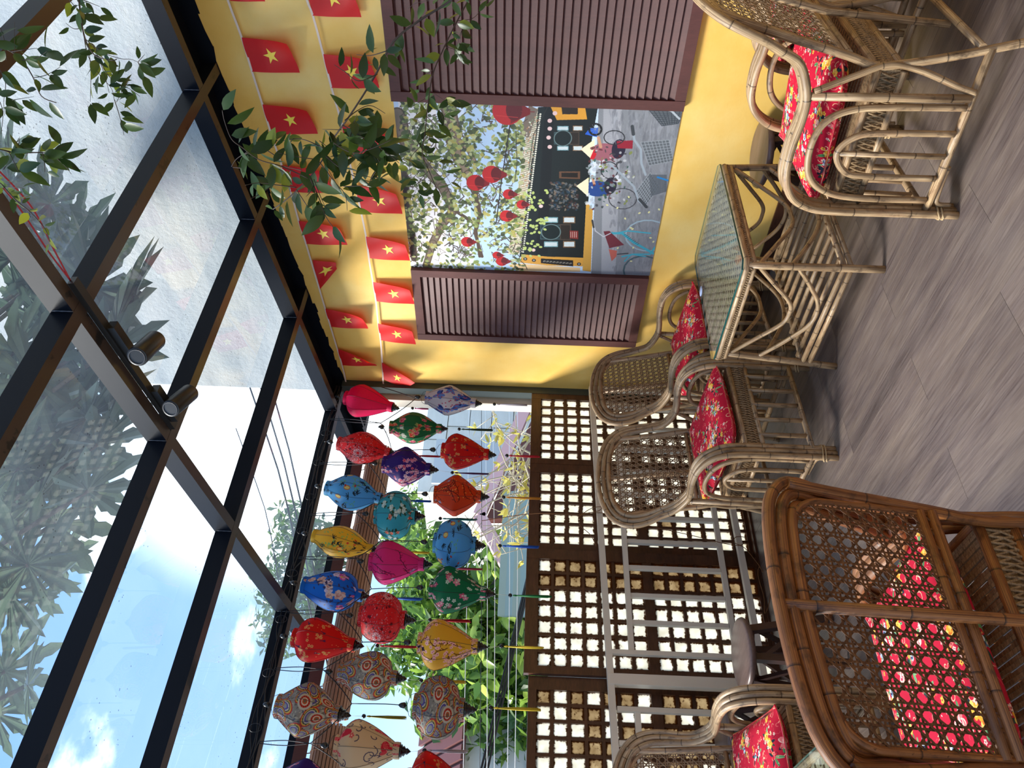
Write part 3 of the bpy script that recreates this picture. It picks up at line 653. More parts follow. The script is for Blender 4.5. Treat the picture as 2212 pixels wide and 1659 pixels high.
def make_chair(mr, mc, D=False):
    back_y = (lambda x, z: .225+(z-.5)*.115) if D else (lambda x, z: .235+(z-.5)*.27)
    sz, pz = (.07, .095) if D else (0, 0)
    c = thing('rattan_armchair', '-', 'chair')
    for k in range(3):
        m = MB(); m.tube(smooth(sym(frame_path(k, D)), 4), RC, 8); m.build('frame_cane', mr, c)
    for s in (1, -1):
        top_ = [(s*.283, .272, .925), (s*.274, .252, .80), (s*.257, .228, .60), (s*.250, .212, .50)] if D else [(s*.262, .345, .93), (s*.252, .306, .80), (s*.25, .235, .52)]
        m = MB(); m.tube(smooth(top_+[(s*.25, .205, .42), (s*.254, .215, .33), (s*.262, .25, .18), (s*.272, .30, 0)], 5), .0135, 8); m.build('rear_leg', mr, c)
        # inverted-U loops under the arm
        m = MB(); m.tube(smooth([(s*.300, -.215, .12), (s*.300, -.215, .36), (s*.303, -.19, .47), (s*.306, -.13, .535), (s*.306, -.03, .555), (s*.303, .05, .53), (s*.300, .09, .45), (s*.298, .10, .30), (s*.298, .105, .12)], 5), .0115, 8); m.build('side_loop', mr, c)
        m = MB(); m.tube(smooth([(s*.300, -.135, .12), (s*.300, -.135, .34), (s*.302, -.12, .42), (s*.303, -.055, .465), (s*.302, .0, .425), (s*.300, .015, .34), (s*.299, .02, .12)], 5), .0108, 8); m.build('side_loop', mr, c)
        m = MB(); m.tube([(s*.300, -.057, .12), (s*.302, -.057, .46)], .0095, 8); m.build('spindle', mr, c)
        m = MB(); m.tube([(s*.300, .135, .12), (s*.300, .125, .60)], .0135, 8); m.build('side_post', mr, c)
        m = MB(); m.tube(smooth([(s*.300, .14, .595), (s*.275, .185, .47), (s*.262, .214, .38), (s*.265, .20, .28), (s*.285, .165, .17), (s*.298, .15, .11)], 5), .0105, 8); m.build('brace', mr, c)
        m = MB(); m.tube([(s*.298, -.255, .105), (s*.288, .02, .105), (s*.270, .275, .105)], .0135, 8); m.build('side_stretcher', mr, c)
        m = MB(); m.tube(smooth([(s*.296, -.232, .03), (s*.296, -.228, .075), (s*.290, -.19, .083), (s*.282, -.10, .083)], 4), .0085, 6); m.build('kicker', mr, c)
        # leg bindings
        for x, y, z in ((s*.289, -.26, .055), (s*.289, -.26, .068)):
            m = MB(); P = [(x+math.cos(a)*.046, y+math.sin(a)*.0185, z+.004*math.sin(2*a)) for a in [i*math.pi/8 for i in range(16)]]; m.tube(P, .0034, 5, closed=True); m.build('binding', M_BIND, c)
    m = MB(); m.tube([(-.27, -.262, .105), (.27, -.262, .105)], .0135, 8); m.build('front_stretcher', mr, c)
    m = MB(); m.tube([(-.266, .275, .13), (.266, .275, .13)], .012, 8); m.build('rear_stretcher', mr, c)
    for x in (-.19, -.095, 0, .095, .19): m = MB(); m.tube([(x, -.262, .11), (x, -.258, .335+sz)], .0108, 8); m.build('spindle', mr, c)
    m = MB(); m.tube([(0, .288 if D else .376, 1.0), (0, .262 if D else .273, .52), (0, .245, .12)], .0125, 8); m.build('centre_post', mr, c)
    # seat: two bands of cane with seagrass woven between
    C4 = [(-.262, -.255), (.262, -.255), (.252, .195), (-.252, .195)]
    sf = MB()
    for z in (.325+sz, .405+sz):
        for i in range(4): a, b = C4[i], C4[(i+1) % 4]; sf.tube([(a[0], a[1], z), (b[0], b[1], z)], .0125, 8)
    so_ = sf.build('seat_frame', mr, c)
    w = MB()
    for i in range(4):
        a, b = Vector(C4[i]+(.365+sz,)), Vector(C4[(i+1) % 4]+(.365+sz,)); d = (b-a).normalized(); nn = Vector((d.y, -d.x, 0)); L = (b-a).length
        w.bar(a-nn*.006, b-nn*.006, .012, .078)
        t = .004
        while t < L-.02:
            for lo, hi in ((-.036, .036), (.036, -.036)):
                q = a+d*t; p1 = q+Vector((0, 0, lo)); p2 = q+d*.021+Vector((0, 0, hi)); mid = (p1+p2)/2+nn*.006
                w.tube([p1, mid+nn*(.004 if lo < 0 else .0015), p2], .0036, 4, caps=False)
            t += .0155
    w.build('seat_weave', M_WRAP, c)
    w = MB()
    for i in range(44):
        x = -.24+i*.0112
        w.box(x, x+.0085, -.245, .19, .409+sz+(.0025 if i % 2 else 0), .413+sz+(.0025 if i % 2 else 0))
    w.build('seat_deck', M_WRAP, c)
    pn = thing('back_panel', None, None); pn.parent = c
    ol = panel_outline(.97, .515+pz, .245, D)
    for i, (z, r, dy) in enumerate(((.505+pz, .0125, 0), (.532+pz, .0115, -.002))):
        m = MB(); m.tube([(-.248, back_y(0, z)+dy, z), (.248, back_y(0, z)+dy, z)], r, 8); m.build('panel_rail', mr, pn)
    m = MB(); m.tube(smooth([(x*.985, back_y(x, z)-.004, z-.004) for x, z in ol], 4), .0085, 8); m.build('panel_rim', mr, pn)
    cane_mesh(ol, back_y).build('cane_weave', mc, pn)
    return c
def kids(o): return [x for x in o.children]
def dup(o, parent=None):
    n = o.copy(); COL.objects.link(n); n.parent = parent
    for ch in CH.get(o.name, []): dup(ch, n)
    return n
CH = {}
def index_children(root):
    CH[root.name] = [x for x in bpy.data.objects if x.parent == root]
    for x in CH[root.name]: index_children(x)
def place(o, x, y, rz, label, sc=(1, 1, 1), group='rattan armchairs around the glass-topped tables'):
    o.location = (x, y, 0); o.rotation_euler = (0, 0, math.radians(rz)); o.scale = sc; o['label'] = label; o['group'] = group
chA = make_chair(M_RAT, M_CANE); bpy.context.view_layer.update(); index_children(chA)
chB, chC, chE, chF = [dup(chA) for _ in range(4)]
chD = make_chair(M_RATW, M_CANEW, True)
place(chA, 2.535, 1.378, 185, 'weathered rattan armchair seen from its side in front of the glass-topped table')
place(chC, 2.397, 3.165, 4, 'rattan armchair nearest the shell windows behind the glass-topped table, facing the camera')
place(chB, 3.166, 3.315, 9, 'rattan armchair against the yellow wall under the narrow shutter')
place(chE, .765, 3.225, 2, 'rattan armchair at the left beside the round stool and grille')
place(chD, .66, 1.665, 180, 'backlit brown rattan armchair turned away in the foreground', (1, 1, .945))
place(chF, 3.245, 1.25, 182, 'rattan armchair tucked behind the nearest right armchair along the yellow wall')
for o in [chD]+list(chD.children): pass
# --- cushions
def cushion_mesh():
    m = MB(); N = 22; hw, hd, th = .235, .228, .034
    rows = {}
    for side in (1, -1):
        for i in range(N+1):
            for j in range(N+1):
                u, v = 2*i/N-1, 2*j/N-1; pin = 1-.06*(1-abs(u)**2)*(abs(v)**3)-.0; pin2 = 1-.06*(1-abs(v)**2)*(abs(u)**3)
                h = th*(max(0, 1-abs(u)**5)*max(0, 1-abs(v)**5))**.5+.003*math.sin(7*u+3*v)*(1-u*u)*(1-v*v)
                corner = (abs(u)*abs(v))**6*.014
                rows[side, i, j] = len(m.v); m.v.append((u*hw*pin, v*hd*pin2, .034+side*h+corner))
        for i in range(N):
            for j in range(N):
                q = (rows[side, i, j], rows[side, i+1, j], rows[side, i+1, j+1], rows[side, i, j+1]); uv = [(a/N*.94, b/N*.94) for a, b in ((i, j), (i+1, j), (i+1, j+1), (i, j+1))]
                if side < 0: q = q[::-1]; uv = uv[::-1]
                m.face(q, 0, uv, True)
    return m.mesh('seat_cushion', M_CUSH)
cme = cushion_mesh(); pip = MB(); 
pts = []
for a in [i/40 for i in range(160)]:
    s_, t_ = int(a), (a % 1)*2-1
    u, v = ((t_, -1), (1, t_), (-t_, 1), (-1, -t_))[s_]
    pts.append((u*.235*(1-.06*(1-u*u)*abs(v)**3), v*.228*(1-.06*(1-v*v)*abs(u)**3), .034+(abs(u)*abs(v))**6*.014))
pip.tube(pts, .0032, 5, closed=True); pme = pip.mesh('piping', M_CUSH)
for (x, y, rz, z, tilt, dx, lab) in ((2.535, 1.378, 185, .4168, 0, 0, 'red floral seat cushion on the armchair seen from its side'), (2.397, 3.165, 8, .4168, 0, 0, 'red floral seat cushion on the armchair nearest the shell windows'),
        (3.166, 3.315, 4, .4168, 0, 0, 'red floral seat cushion on the armchair against the yellow wall'), (.765, 3.225, -4, .4168, 0, 0, 'red floral seat cushion on the leftmost armchair'),
        (.66, 1.665, 182, .4868*.945, 0, 0, 'red floral seat cushion seen through the foreground chair back'), (3.245, 1.25, 182, .4168, 0, 0, 'red floral seat cushion behind the nearest right armchair')):
    r_ = math.radians(rz); q = Vector((x, y, z))+Vector((-math.sin(r_), math.cos(r_), 0))*-.03
    q.z += .022; o = tag(link('seat_cushion', cme, None, q, (math.radians(5.5), 0, r_), (1.12, 1.08, 1.2)), lab, 'cushion', 'red floral seat cushions'); link('piping', pme, o)
# --- glass-topped rattan tables
def table(x0, x1, y0, y1, label):
    H = .57; cx, cy = (x0+x1)/2, (y0+y1)/2; hx, hy = (x1-x0)/2, (y1-y0)/2
    t = thing('rattan_table', label, 'table', (cx, cy, 0)); ch = .03
    def ring(e, z, r, name):
        m = MB(); P = []
        for sx, sy in ((1, 1), (-1, 1), (-1, -1), (1, -1)):
            a, b = (sx*(hx-e), sy*(hy-e-ch)), (sx*(hx-e-ch), sy*(hy-e))
            P += [a, b] if sx*sy > 0 else [b, a]
        P3 = []
        for i in range(8):
            a, b = Vector(P[i]+(z,)), Vector(P[(i+1) % 8]+(z,)); n = 8 if (b-a).length > .2 else 2
            P3 += [a.lerp(b, k/n) for k in range(n)]
        m.tube(P3, r, 8, closed=True); m.build(name, M_RAT, t); return P
    P = ring(.012, H-.022, .0125, 'rim_cane'); ring(.016, H-.052, .0115, 'rim_cane')
    m = MB()
    for i in range(8):
        a, b = Vector(P[i]+(H-.037,)), Vector(P[(i+1) % 8]+(H-.037,)); d = (b-a).normalized(); nn = Vector((d.y, -d.x, 0)); m.bar(a-nn*.002, b-nn*.002, .010, .036)
        q = 0; L = (b-a).length
        while q < L-.01:
            for lo, hi in ((-.014, .014), (.014, -.014)):
                p1 = a+d*q+Vector((0, 0, lo)); p2 = a+d*(q+.016)+Vector((0, 0, hi)); m.tube([p1, (p1+p2)/2+nn*.008, p2], .0029, 4, caps=False)
            q += .0125
    m.build('rim_weave', M_WRAP, t)
    # woven top under the glass
    m = MB(); p = .022; nx, ny = int(2*(hx-.03)/p), int(2*(hy-.03)/p)
    for j in range(ny):
        y = -hy+.03+(j+.5)*p
        for i in range(nx):
            x = -hx+.03+i*p; s = .003 if (i+j) % 2 else -.001
            m.box(x, x+p*.98, y-p*.42, y+p*.42, H-.0165, H-.0125+s)
    mt = m.build('woven_top', M_TOPW, t); mt['kind'] = 'stuff'
    m = MB(); e = .006; Q = []
    for sx, sy in ((1, 1), (-1, 1), (-1, -1), (1, -1)):
        a, b = (sx*(hx-e), sy*(hy-e-ch)), (sx*(hx-e-ch), sy*(hy-e)); Q += [a, b] if sx*sy > 0 else [b, a]
    b = 0
    m.poly([q+(H,) for q in Q], 0); m.poly([q+(H-.007,) for q in Q][::-1], 0)
    for i in range(8): a, c = Q[i], Q[(i+1) % 8]; m.poly([a+(H-.007,), c+(H-.007,), c+(H,), a+(H,)], 1)
    m.build('glass_top', [M_TGLASS, M_TEDGE], t)
    lg = []
    for sx, sy in ((1, 1), (-1, 1), (-1, -1), (1, -1)):
        A, B = Vector((sx*(hx-.012), sy*(hy-.012), 0)), Vector((sx*(hx-.03), sy*(hy-.03-(.03 if sy > 0 else 0)), H-.03)); lg.append((A, B))
        m = MB(); m.tube([A.lerp(B, k/6) for k in range(7)], .0155, 10); m.build('leg', M_RAT, t)
    at = lambda i, z: lg[i][0].lerp(lg[i][1], z/(H-.03))
    for i in range(4):
        j = (i+1) % 4
        for z, o in ((.158, 0), (.128, .0)):
            m = MB(); m.tube([at(i, z), at(j, z)], .0115, 8); m.build('stretcher', M_RAT, t)
        a, b = at(i, .50), at(j, .50); mid = (a+b)/2; 
        m = MB(); m.tube(smooth([a, a.lerp(b, .2)+Vector((0, 0, -.10)), a.lerp(b, .38)+Vector((0, 0, -.185)), mid+Vector((0, 0, -.20)), a.lerp(b, .62)+Vector((0, 0, -.185)), a.lerp(b, .8)+Vector((0, 0, -.10)), b], 5), .0095, 8); m.build('bent_brace', M_RAT, t)
        a, b = at(i, .37), at(j, .34); mid = (a+b)/2
        m = MB(); m.tube(smooth([a, a.lerp(b, .22)+Vector((0, 0, -.10)), a.lerp(b, .42)+Vector((0, 0, -.165)), a.lerp(b, .62)+Vector((0, 0, -.155)), a.lerp(b, .8)+Vector((0, 0, -.09)), b], 5), .0095, 8); m.build('bent_brace', M_RAT, t)
    for k in range(9):
        x = lerp(-hx+.07, hx-.07, k/8); m = MB(); m.tube([(x, -hy+.012, .166), (x+R.uniform(-.004, .004), 0, .168), (x, hy-.012, .166)], .0105, 8); m.build('shelf_rod', M_RAT, t)
    return t
table(2.445, 3.187, 2.062, 2.672, 'square rattan table with glass top and slatted shelf before the yellow wall')
table(-.04, .704, 2.274, 2.88, 'glass-topped rattan table corner behind the honey-brown armchair')
m = MB(); m.lathe([(.0, 0), (.026, 0), (.026, .0008), (0, .0008)], 20)
_p = on(1514, 629, 2, .571); tag(m.build('round_sticker', plain('pale_blue_sticker', srgb(176, 190, 226), .4), None, _p), 'small pale blue round sticker on the corner of the table glass', 'sticker')
# --- stools
def stool(x, y, h, r, rz, label):
    t = thing('round_stool', label, 'stool', (x, y, 0), math.radians(rz), 'round wooden stools')
    m = MB(); m.lathe([(0.001, h-.034), (r-.022, h-.034), (r-.006, h-.026), (r, h-.014), (r-.004, h-.004), (r-.016, h), (.001, h)], 40, caps=False); m.build('seat', M_STOOL, t)
    for k in range(4):
        a = math.pi/2*k+math.pi/4; c_, s_ = math.cos(a), math.sin(a)
        m = MB(); m.bar((c_*(r-.055), s_*(r-.055), h-.034), (c_*(r+.012), s_*(r+.012), 0), .026, .034); m.build('leg', M_STOOLD, t)
        b = a+math.pi/2; m = MB(); m.bar((c_*(r-.015), s_*(r-.015), h*.38), (math.cos(b)*(r-.015), math.sin(b)*(r-.015), h*.38), .018, .024); m.build('rung', M_STOOLD, t)
    for k in (0, 1):
        a = math.pi/2*k+math.pi/4; m = MB(); m.bar((math.cos(a)*(r-.05), math.sin(a)*(r-.05), h-.05-.001*k), (-math.cos(a)*(r-.05), -math.sin(a)*(r-.05), h-.05-.001*k), .03, .024); m.build('cross_bar', M_STOOLD, t)
        for s in (1, -1):
            m = MB(); m.bar((math.cos(a)*(r-.048)*s, math.sin(a)*(r-.048)*s, h-.07), (-math.sin(a)*(r-.0)*s, math.cos(a)*(r-.0)*s, .10), .016, .02); m.build('diagonal_brace', M_STOOLD, t)
    return t
_q = on(1645, 332, 2, .325); stool(_q.x+.03, _q.y+.02, .33, .165, 20, 'low round stool against the yellow wall behind the rattan table')
_q = on(1598, 1412, 2, .42); stool(_q.x, _q.y, .42, .158, 15, 'round stool in front of the shell windows, nearest the grille post')
stool(1.20, 3.87, .44, .145, 40, 'round stool half hidden behind the leftmost armchair')
# ------------------------------------------------------------------ shutters on the yellow wall
def shutter(y0, y1, z0, z1, label):
    s = thing('louvered_shutter', label, 'shutter', (WX, (y0+y1)/2, z0), 0, 'brown louvered shutters'); oy = -(y0+y1)/2; T = .034; fw_ = .052
    for a, b in ((y0, y0+fw_), (y1-fw_, y1)): m = MB(); m.box(-T-.002, -.002, a+oy, b+oy, 0, z1-z0); m.build('stile', M_SHUT, s)
    for a, b in ((0, fw_), (z1-z0-fw_, z1-z0)): m = MB(); m.box(-T, -.003, y0+fw_+oy, y1-fw_+oy, a, b); m.build('rail', M_SHUT, s)
    m = MB(); m.box(-.005, -.002, y0+fw_+oy, y1-fw_+oy, fw_, z1-z0-fw_); m.build('backing', M_BLACK, s)
    n = 35; H = z1-z0-2*fw_; p = H/n; me = None
    for i in range(n):
        if me is None:
            m = MB(); c, t = .013, .0045
            Mx = Matrix.Rotation(math.radians(20), 4, 'Y'); m.box(-.0035, .0035, y0+fw_+oy+.001, y1-fw_+oy-.001, -p*.62, p*.62, 0, Mx); me = m.mesh('slat', M_SHUT)
        link('slat', me, s, (-.019, 0, fw_+(i+.5)*p))
shutter(3.128, 3.728, .705, 2.130, 'narrow-looking louvered shutter left of the street poster')
shutter(1.432, 2.036, .700, 2.137, 'wide-looking louvered shutter right of the street poster')
# ------------------------------------------------------------------ poster: a flat printed photograph
PY0, PY1, PZ0, PZ1 = 2.036, 3.128, .700, 2.132
PW_, PH_ = 840, 1100
def ppx(x, y):      # crop position (as measured on the photo's poster) to picture pixels
    q = on(860+x/1.984, 200+y/1.984, 0, WX); return ((PY1-q.y)/(PY1-PY0)*PW_, (PZ1-q.z)/(PZ1-PZ0)*PH_)
c = Canvas(PW_, PH_, (196, 214, 236)); rd = random.Random(11)
P = lambda *a: [ppx(a[i], a[i+1]) for i in range(0, len(a), 2)]
c.poly(P(0, 60, 0, 800, 480, 800, 480, 40), (206, 216, 232)); c.poly(P(280, 40, 330, 780, 520, 780, 520, 40), (176, 200, 226)); c.poly(P(0, 30, 60, 800, 220, 800, 160, 30), (232, 226, 226))
# house, roof, street
c.poly(P(600, 60, 520, 700, 800, 740, 830, 200, 860, 40), (24, 30, 30)); c.poly(P(630, 50, 590, 690, 640, 690, 670, 50), (18, 20, 22))
c.poly(P(860, 40, 826, 800, 1130, 800, 1250, 40), (128, 130, 134)); c.poly(P(880, 50, 870, 800, 930, 800, 960, 50), (158, 158, 162))
for _ in range(900):
    x, y = rd.uniform(900, 1230), rd.uniform(60, 760); a, b = ppx(x, y); v = rd.choice((-26, -16, 18, 30)); c.ell(a, b, rd.uniform(6, 30), rd.uniform(2, 7), (124+v, 126+v, 132+v), rd.uniform(-.3, .1), .35)
c.poly(P(600, 60, 560, 100, 470, 690, 520, 690, 565, 330, 590, 180), (206, 196, 170)); c.poly(P(562, 50, 520, 180, 560, 190, 600, 70), (120, 104, 92))
for k in range(64):
    t = k/63; a, b = ppx(lerp(556, 480, t), lerp(110, 690, t)); a2, b2 = ppx(lerp(610, 536, t), lerp(90, 680, t)); c.line([(a, b), (a2, b2)], 2.6, (122, 110, 92)); c.ell(a2, b2, 4, 4, (232, 226, 206))
for _ in range(260): t = rd.random(); s = rd.random(); a, b = ppx(lerp(lerp(556, 480, t), lerp(606, 530, t), s), lerp(lerp(110, 690, t), lerp(90, 680, t), s)); c.ell(a, b, 3, 2, rd.choice(((190, 130, 90), (120, 150, 110), (236, 230, 214))))
# yellow walls
c.poly(P(650, 50, 680, 115, 810, 112, 800, 50), (214, 150, 50)); c.poly(P(700, 60, 704, 90, 770, 90, 770, 60), (40, 30, 24)); c.poly(P(530, 690, 522, 726, 640, 738, 790, 742, 796, 705, 640, 700), (210, 152, 62)); c.poly(P(470, 735, 520, 730, 780, 748, 780, 765, 520, 762), (226, 190, 140))
c.poly(P(806, 460, 790, 760, 826, 765, 834, 500), (200, 150, 66)); c.poly(P(612, 708, 612, 728, 750, 742, 750, 716), (30, 24, 22))
for k in range(9): a, b = ppx(626+k*14, 720+k*1.2); c.line([(a-3, b-5), (a+4, b+4), (a-2, b+6)], 1.8, (190, 186, 170)); c.line([(a-5, b), (a+5, b-2)], 1.4, (190, 186, 170))
for x, y in ((582, 716), (775, 732), (545, 710)): a, b = ppx(x, y); c.ell(a, b, 9, 9, (30, 24, 22)); c.ell(a, b, 5, 5, (150, 150, 150))
# shuttered house windows with round openings
for (cx, cy, s) in ((655, 595, 1.0), (706, 193, .82)):
    for dx, dy, w, h, col in ((0, 0, 46, 32, (56, 78, 82)), (0, 52, 30, 12, (110, 150, 156)), (0, -52, 30, 12, (110, 150, 156)), (62, 0, 24, 34, (74, 60, 50)), (78, 52, 26, 14, (120, 90, 62)), (78, -52, 26, 14, (120, 90, 62))):
        x, y = cx+dx*s, cy+dy*s; c.poly(P(x-w*s, y-h*s, x-w*s, y+h*s, x+w*s, y+h*s, x+w*s, y-h*s), col)
        c.poly(P(x-(w-4)*s, y-(h-4)*s, x-(w-4)*s, y+(h-4)*s, x+(w-4)*s, y+(h-4)*s, x+(w-4)*s, y-(h-4)*s), tuple(int(v*.55) for v in col) if h > 20 else (196, 206, 206))
    a, b = ppx(cx, cy); c.ell(a, b, 44*s, 44*s, (96, 116, 116)); c.ell(a, b, 39*s, 39*s, (20, 30, 30))
c.poly(P(735, 588, 735, 622, 772, 626, 772, 590), (120, 40, 36)); [c.line(P(740+k*8, 594, 740+k*8, 618), 2, (220, 200, 190)) for k in range(4)]
c.poly(P(690, 335, 690, 365, 780, 368, 780, 335), (96, 66, 48)); c.poly(P(700, 341, 700, 359, 770, 361, 770, 341), (30, 24, 20))
for _ in range(220): a, b = ppx(rd.uniform(650, 770), rd.uniform(380, 500)); c.ell(a, b, rd.uniform(2, 6), rd.uniform(2, 9), rd.choice(((50, 60, 66), (110, 110, 112), (70, 44, 40), (34, 60, 80), (140, 120, 100))), rd.random()*3, .7)
for x, y in ((672, 86), (650, 118), (650, 152), (645, 190), (650, 230), (580, 672), (612, 484)): a, b = ppx(x, y); c.ell(a, b, 9, 9, (224, 190, 186))
# tree limbs and leaves
def limb(p, w0, w1, col=(138, 118, 98)):
    q = P(*p); n = len(q)-1
    for i in range(n): c.line(q[i:i+2], lerp(w0, w1, i/n)+3, (92, 76, 62)); c.line(q[i:i+2], lerp(w0, w1, i/n)*.8, col)
limb((208, 20, 215, 60, 235, 150, 232, 205, 262, 290, 300, 345, 330, 420), 62, 26); limb((0, 90, 30, 200, 60, 240, 120, 320, 190, 400, 240, 500, 190, 560, 150, 640, 120, 740), 56, 26, (120, 104, 88)); limb((240, 190, 300, 235, 330, 300), 26, 10)
limb((20, 330, 35, 480, 60, 620, 70, 710), 40, 22, (60, 50, 44)); limb((330, 420, 350, 520, 330, 600, 360, 700), 18, 8, (80, 66, 56)); limb((240, 500, 330, 560, 350, 700), 14, 6, (80, 66, 56))
for _ in range(260):
    x, y = rd.uniform(20, 500), rd.uniform(40, 740); p = [x, y]
    for k in range(4): x += rd.uniform(-28, 34); y += rd.uniform(-30, 30); p += [x, y]
    c.line(P(*p), rd.uniform(1.5, 4.5), (84, 70, 60))
for _ in range(3000):
    x, y = rd.uniform(10, 540), rd.uniform(35, 770)
    dns = .25+.75*abs(math.sin(x*.013+1.2)*math.cos(y*.011+.4))
    if rd.random() > dns: continue
    a, b = ppx(x, y); c.ell(a, b, rd.uniform(5, 14), rd.uniform(4, 10), rd.choice(((60, 66, 44), (120, 134, 76), (150, 160, 96), (88, 100, 56), (176, 178, 128), (74, 84, 50), (170, 160, 84))), rd.random()*3, .9)
for _ in range(60): a, b = ppx(rd.uniform(540, 640), rd.uniform(400, 700)); c.ell(a, b, 8, 6, (176, 190, 110), rd.random()*3)
c.line(P(494, 40, 470, 200, 440, 400, 420, 560), 4, (40, 30, 34)); c.line(P(505, 160, 510, 300, 500, 380), 2.5, (40, 34, 36)); c.line(P(560, 330, 580, 180, 640, 60), 2.5, (50, 44, 40))
# red silk lanterns
for x, y, r in ((468, 76, 52), (332, 384, 34), (402, 348, 36), (474, 433, 22), (530, 477, 20), (465, 526, 26), (296, 637, 24), (444, 720, 24), (424, 694, 18)):
    a, b = ppx(x, y); c.ell(a, b, r*1.15, r*1.1, (176, 34, 36)); c.poly([(a-r*1.05, b+r*.25), (a+r*1.05, b+r*.25), (a+r*.2, b+r*1.7), (a-r*.2, b+r*1.7)], (120, 26, 30)); c.ell(a+r*.1, b+r*.5, r*.85, r*.6, (92, 22, 26)); c.line([(a, b+r), (a, b+r*2)], 3, (120, 30, 34)); c.line([(a-r*.4, b-r*.8), (a-r*.5, b+r*.8)], 2, (205, 60, 55))
# street people with cone hats, their goods
def person_(x, y, shirt, s):
    a, b = ppx(x, y); c.ell(a-4*s, b+30*s, 24*s, 34*s, shirt); c.ell(a+6*s, b+62*s, 26*s, 16*s, (40, 36, 52)); c.poly([(a-30*s, b+8*s), (a+2*s, b-26*s), (a+30*s, b+4*s)], (234, 220, 184)); c.line([(a+10*s, b+20*s), (a+34*s, b+12*s)], 7*s, (190, 140, 110))
person_(830, 245, (150, 90, 100), 1.7); person_(806, 402, (40, 70, 130), 1.6); c.poly(P(840, 238, 850, 262, 836, 290, 822, 280), (196, 30, 44)); c.poly(P(936, 205, 1006, 202, 1004, 238, 940, 236), (140, 34, 50)); c.poly(P(820, 150, 858, 148, 852, 188, 800, 176), (40, 90, 190))
def wheel(x, y, rx, ry, col=(40, 40, 44), w=4):
    q = [ppx(x+math.cos(t*.35)*rx, y+math.sin(t*.35)*ry) for t in range(19)]; c.line(q, w, col); o = ppx(x, y); [c.line([o, q[k]], 1.2, (140, 140, 146)) for k in range(0, 18, 2)]
wheel(926, 190, 44, 30); wheel(905, 330, 36, 36); wheel(962, 452, 60, 44, (60, 60, 64)); wheel(845, 155, 26, 24, (22, 22, 24), 8)
for x, y in ((830, 330), (950, 365), (820, 470), (860, 305)): a, b = ppx(x, y); [c.ell(a+rd.gauss(0, 14), b+rd.gauss(0, 14), rd.uniform(5, 14), rd.uniform(4, 10), rd.choice(((214, 216, 220), (176, 182, 188), (140, 150, 150))), rd.random()*3, .8) for _k in range(9)]
for _ in range(120): a, b = ppx(rd.uniform(820, 1010), rd.uniform(230, 500)); c.ell(a, b, rd.uniform(3, 9), rd.uniform(2, 7), rd.choice(((60, 60, 64), (190, 190, 190), (120, 130, 60), (90, 40, 44), (40, 70, 60))), rd.random()*3, .8)
# bicycle baskets and handlebars
def basket(q, col=(150, 156, 160)):
    c.poly(P(*q), (70, 76, 80), .6); A, B, C_, D_ = [ppx(q[i], q[i+1]) for i in range(0, 8, 2)]
    L = lambda p, r, t: (lerp(p[0], r[0], t), lerp(p[1], r[1], t))
    for k in range(9): t = k/8; c.line([L(A, B, t), L(D_, C_, t)], 2.2, col); c.line([L(A, D_, t), L(B, C_, t)], 2.2, col)
basket((1070, 66, 1130, 140, 1200, 130, 1230, 70), (50, 56, 62)); basket((1040, 210, 1075, 310, 1180, 290, 1160, 200)); basket((1020, 420, 1062, 480, 1120, 400, 1080, 340)); basket((1075, 350, 1085, 440, 1150, 420, 1150, 350), (90, 96, 104))
c.line(P(1005, 145, 1012, 200, 1040, 240, 1042, 300, 1060, 350), 9, (150, 160, 168)); c.line(P(905, 300, 960, 350, 1010, 400, 1030, 460, 1060, 485), 9, (150, 160, 168)); c.line(P(1135, 66, 1170, 75, 1205, 110), 8, (170, 176, 180)); c.line(P(1003, 142, 1008, 176), 13, (60, 64, 68)); c.line(P(1035, 455, 1064, 488), 13, (60, 64, 68)); c.line(P(1112, 360, 1160, 375), 8, (40, 120, 180))
# turquoise bicycle in front
tq = (66, 160, 178); wheel(1070, 610, 96, 66, (150, 170, 180), 7); wheel(1050, 760, 84, 62, (70, 90, 96), 8)
c.line(P(890, 600, 960, 600, 1010, 640, 1100, 690), 12, tq); c.line(P(930, 600, 985, 590, 1080, 600), 7, tq); c.line(P(960, 700, 1010, 690, 1080, 690, 1100, 660), 8, tq); c.line(P(970, 720, 1000, 690, 1060, 700), 6, tq)
c.poly(P(880, 592, 905, 590, 968, 650, 905, 664), (110, 48, 58)); c.line(P(835, 548, 845, 590, 880, 615, 910, 600), 5, (190, 190, 196)); c.line(P(832, 545, 838, 575), 8, (60, 60, 60)); c.poly(P(902, 668, 938, 675, 935, 700, 915, 720), (186, 96, 84)); c.line(P(940, 690, 985, 686), 5, (50, 50, 54))
for k in range(9): a, b = ppx(972+k*7, 606+k*5); c.line([(a-3, b-4), (a+2, b+4)], 2, (20, 60, 70))
for _ in range(16): a, b = ppx(rd.uniform(880, 1160), rd.uniform(430, 760)); c.ell(a, b, 6, 4, (214, 208, 150), rd.random()*3)
c.grain(.012, 3)
t = NT('printed_street_photo'); tx = t.n('ShaderNodeTexImage', {'Vector': t.n('ShaderNodeTexCoord').outputs['UV']}); tx.image = c.image('street_print'); M_POSTER = t.end(t.pbr(tx.outputs[0], .32))
m = MB(); x = WX-.006; m.poly([(x, PY1, PZ0), (x, PY0, PZ0), (x, PY0, PZ1), (x, PY1, PZ1)], 0, [(0, 0), (1, 0), (1, 1), (0, 1)]); m.box(WX-.0055, WX-.0005, PY0, PY1, PZ0, PZ1, 1)
tag(m.build('street_poster', [M_POSTER, M_TAPE]), 'large printed poster of an old street with bicycles and red lanterns between the shutters', 'poster')
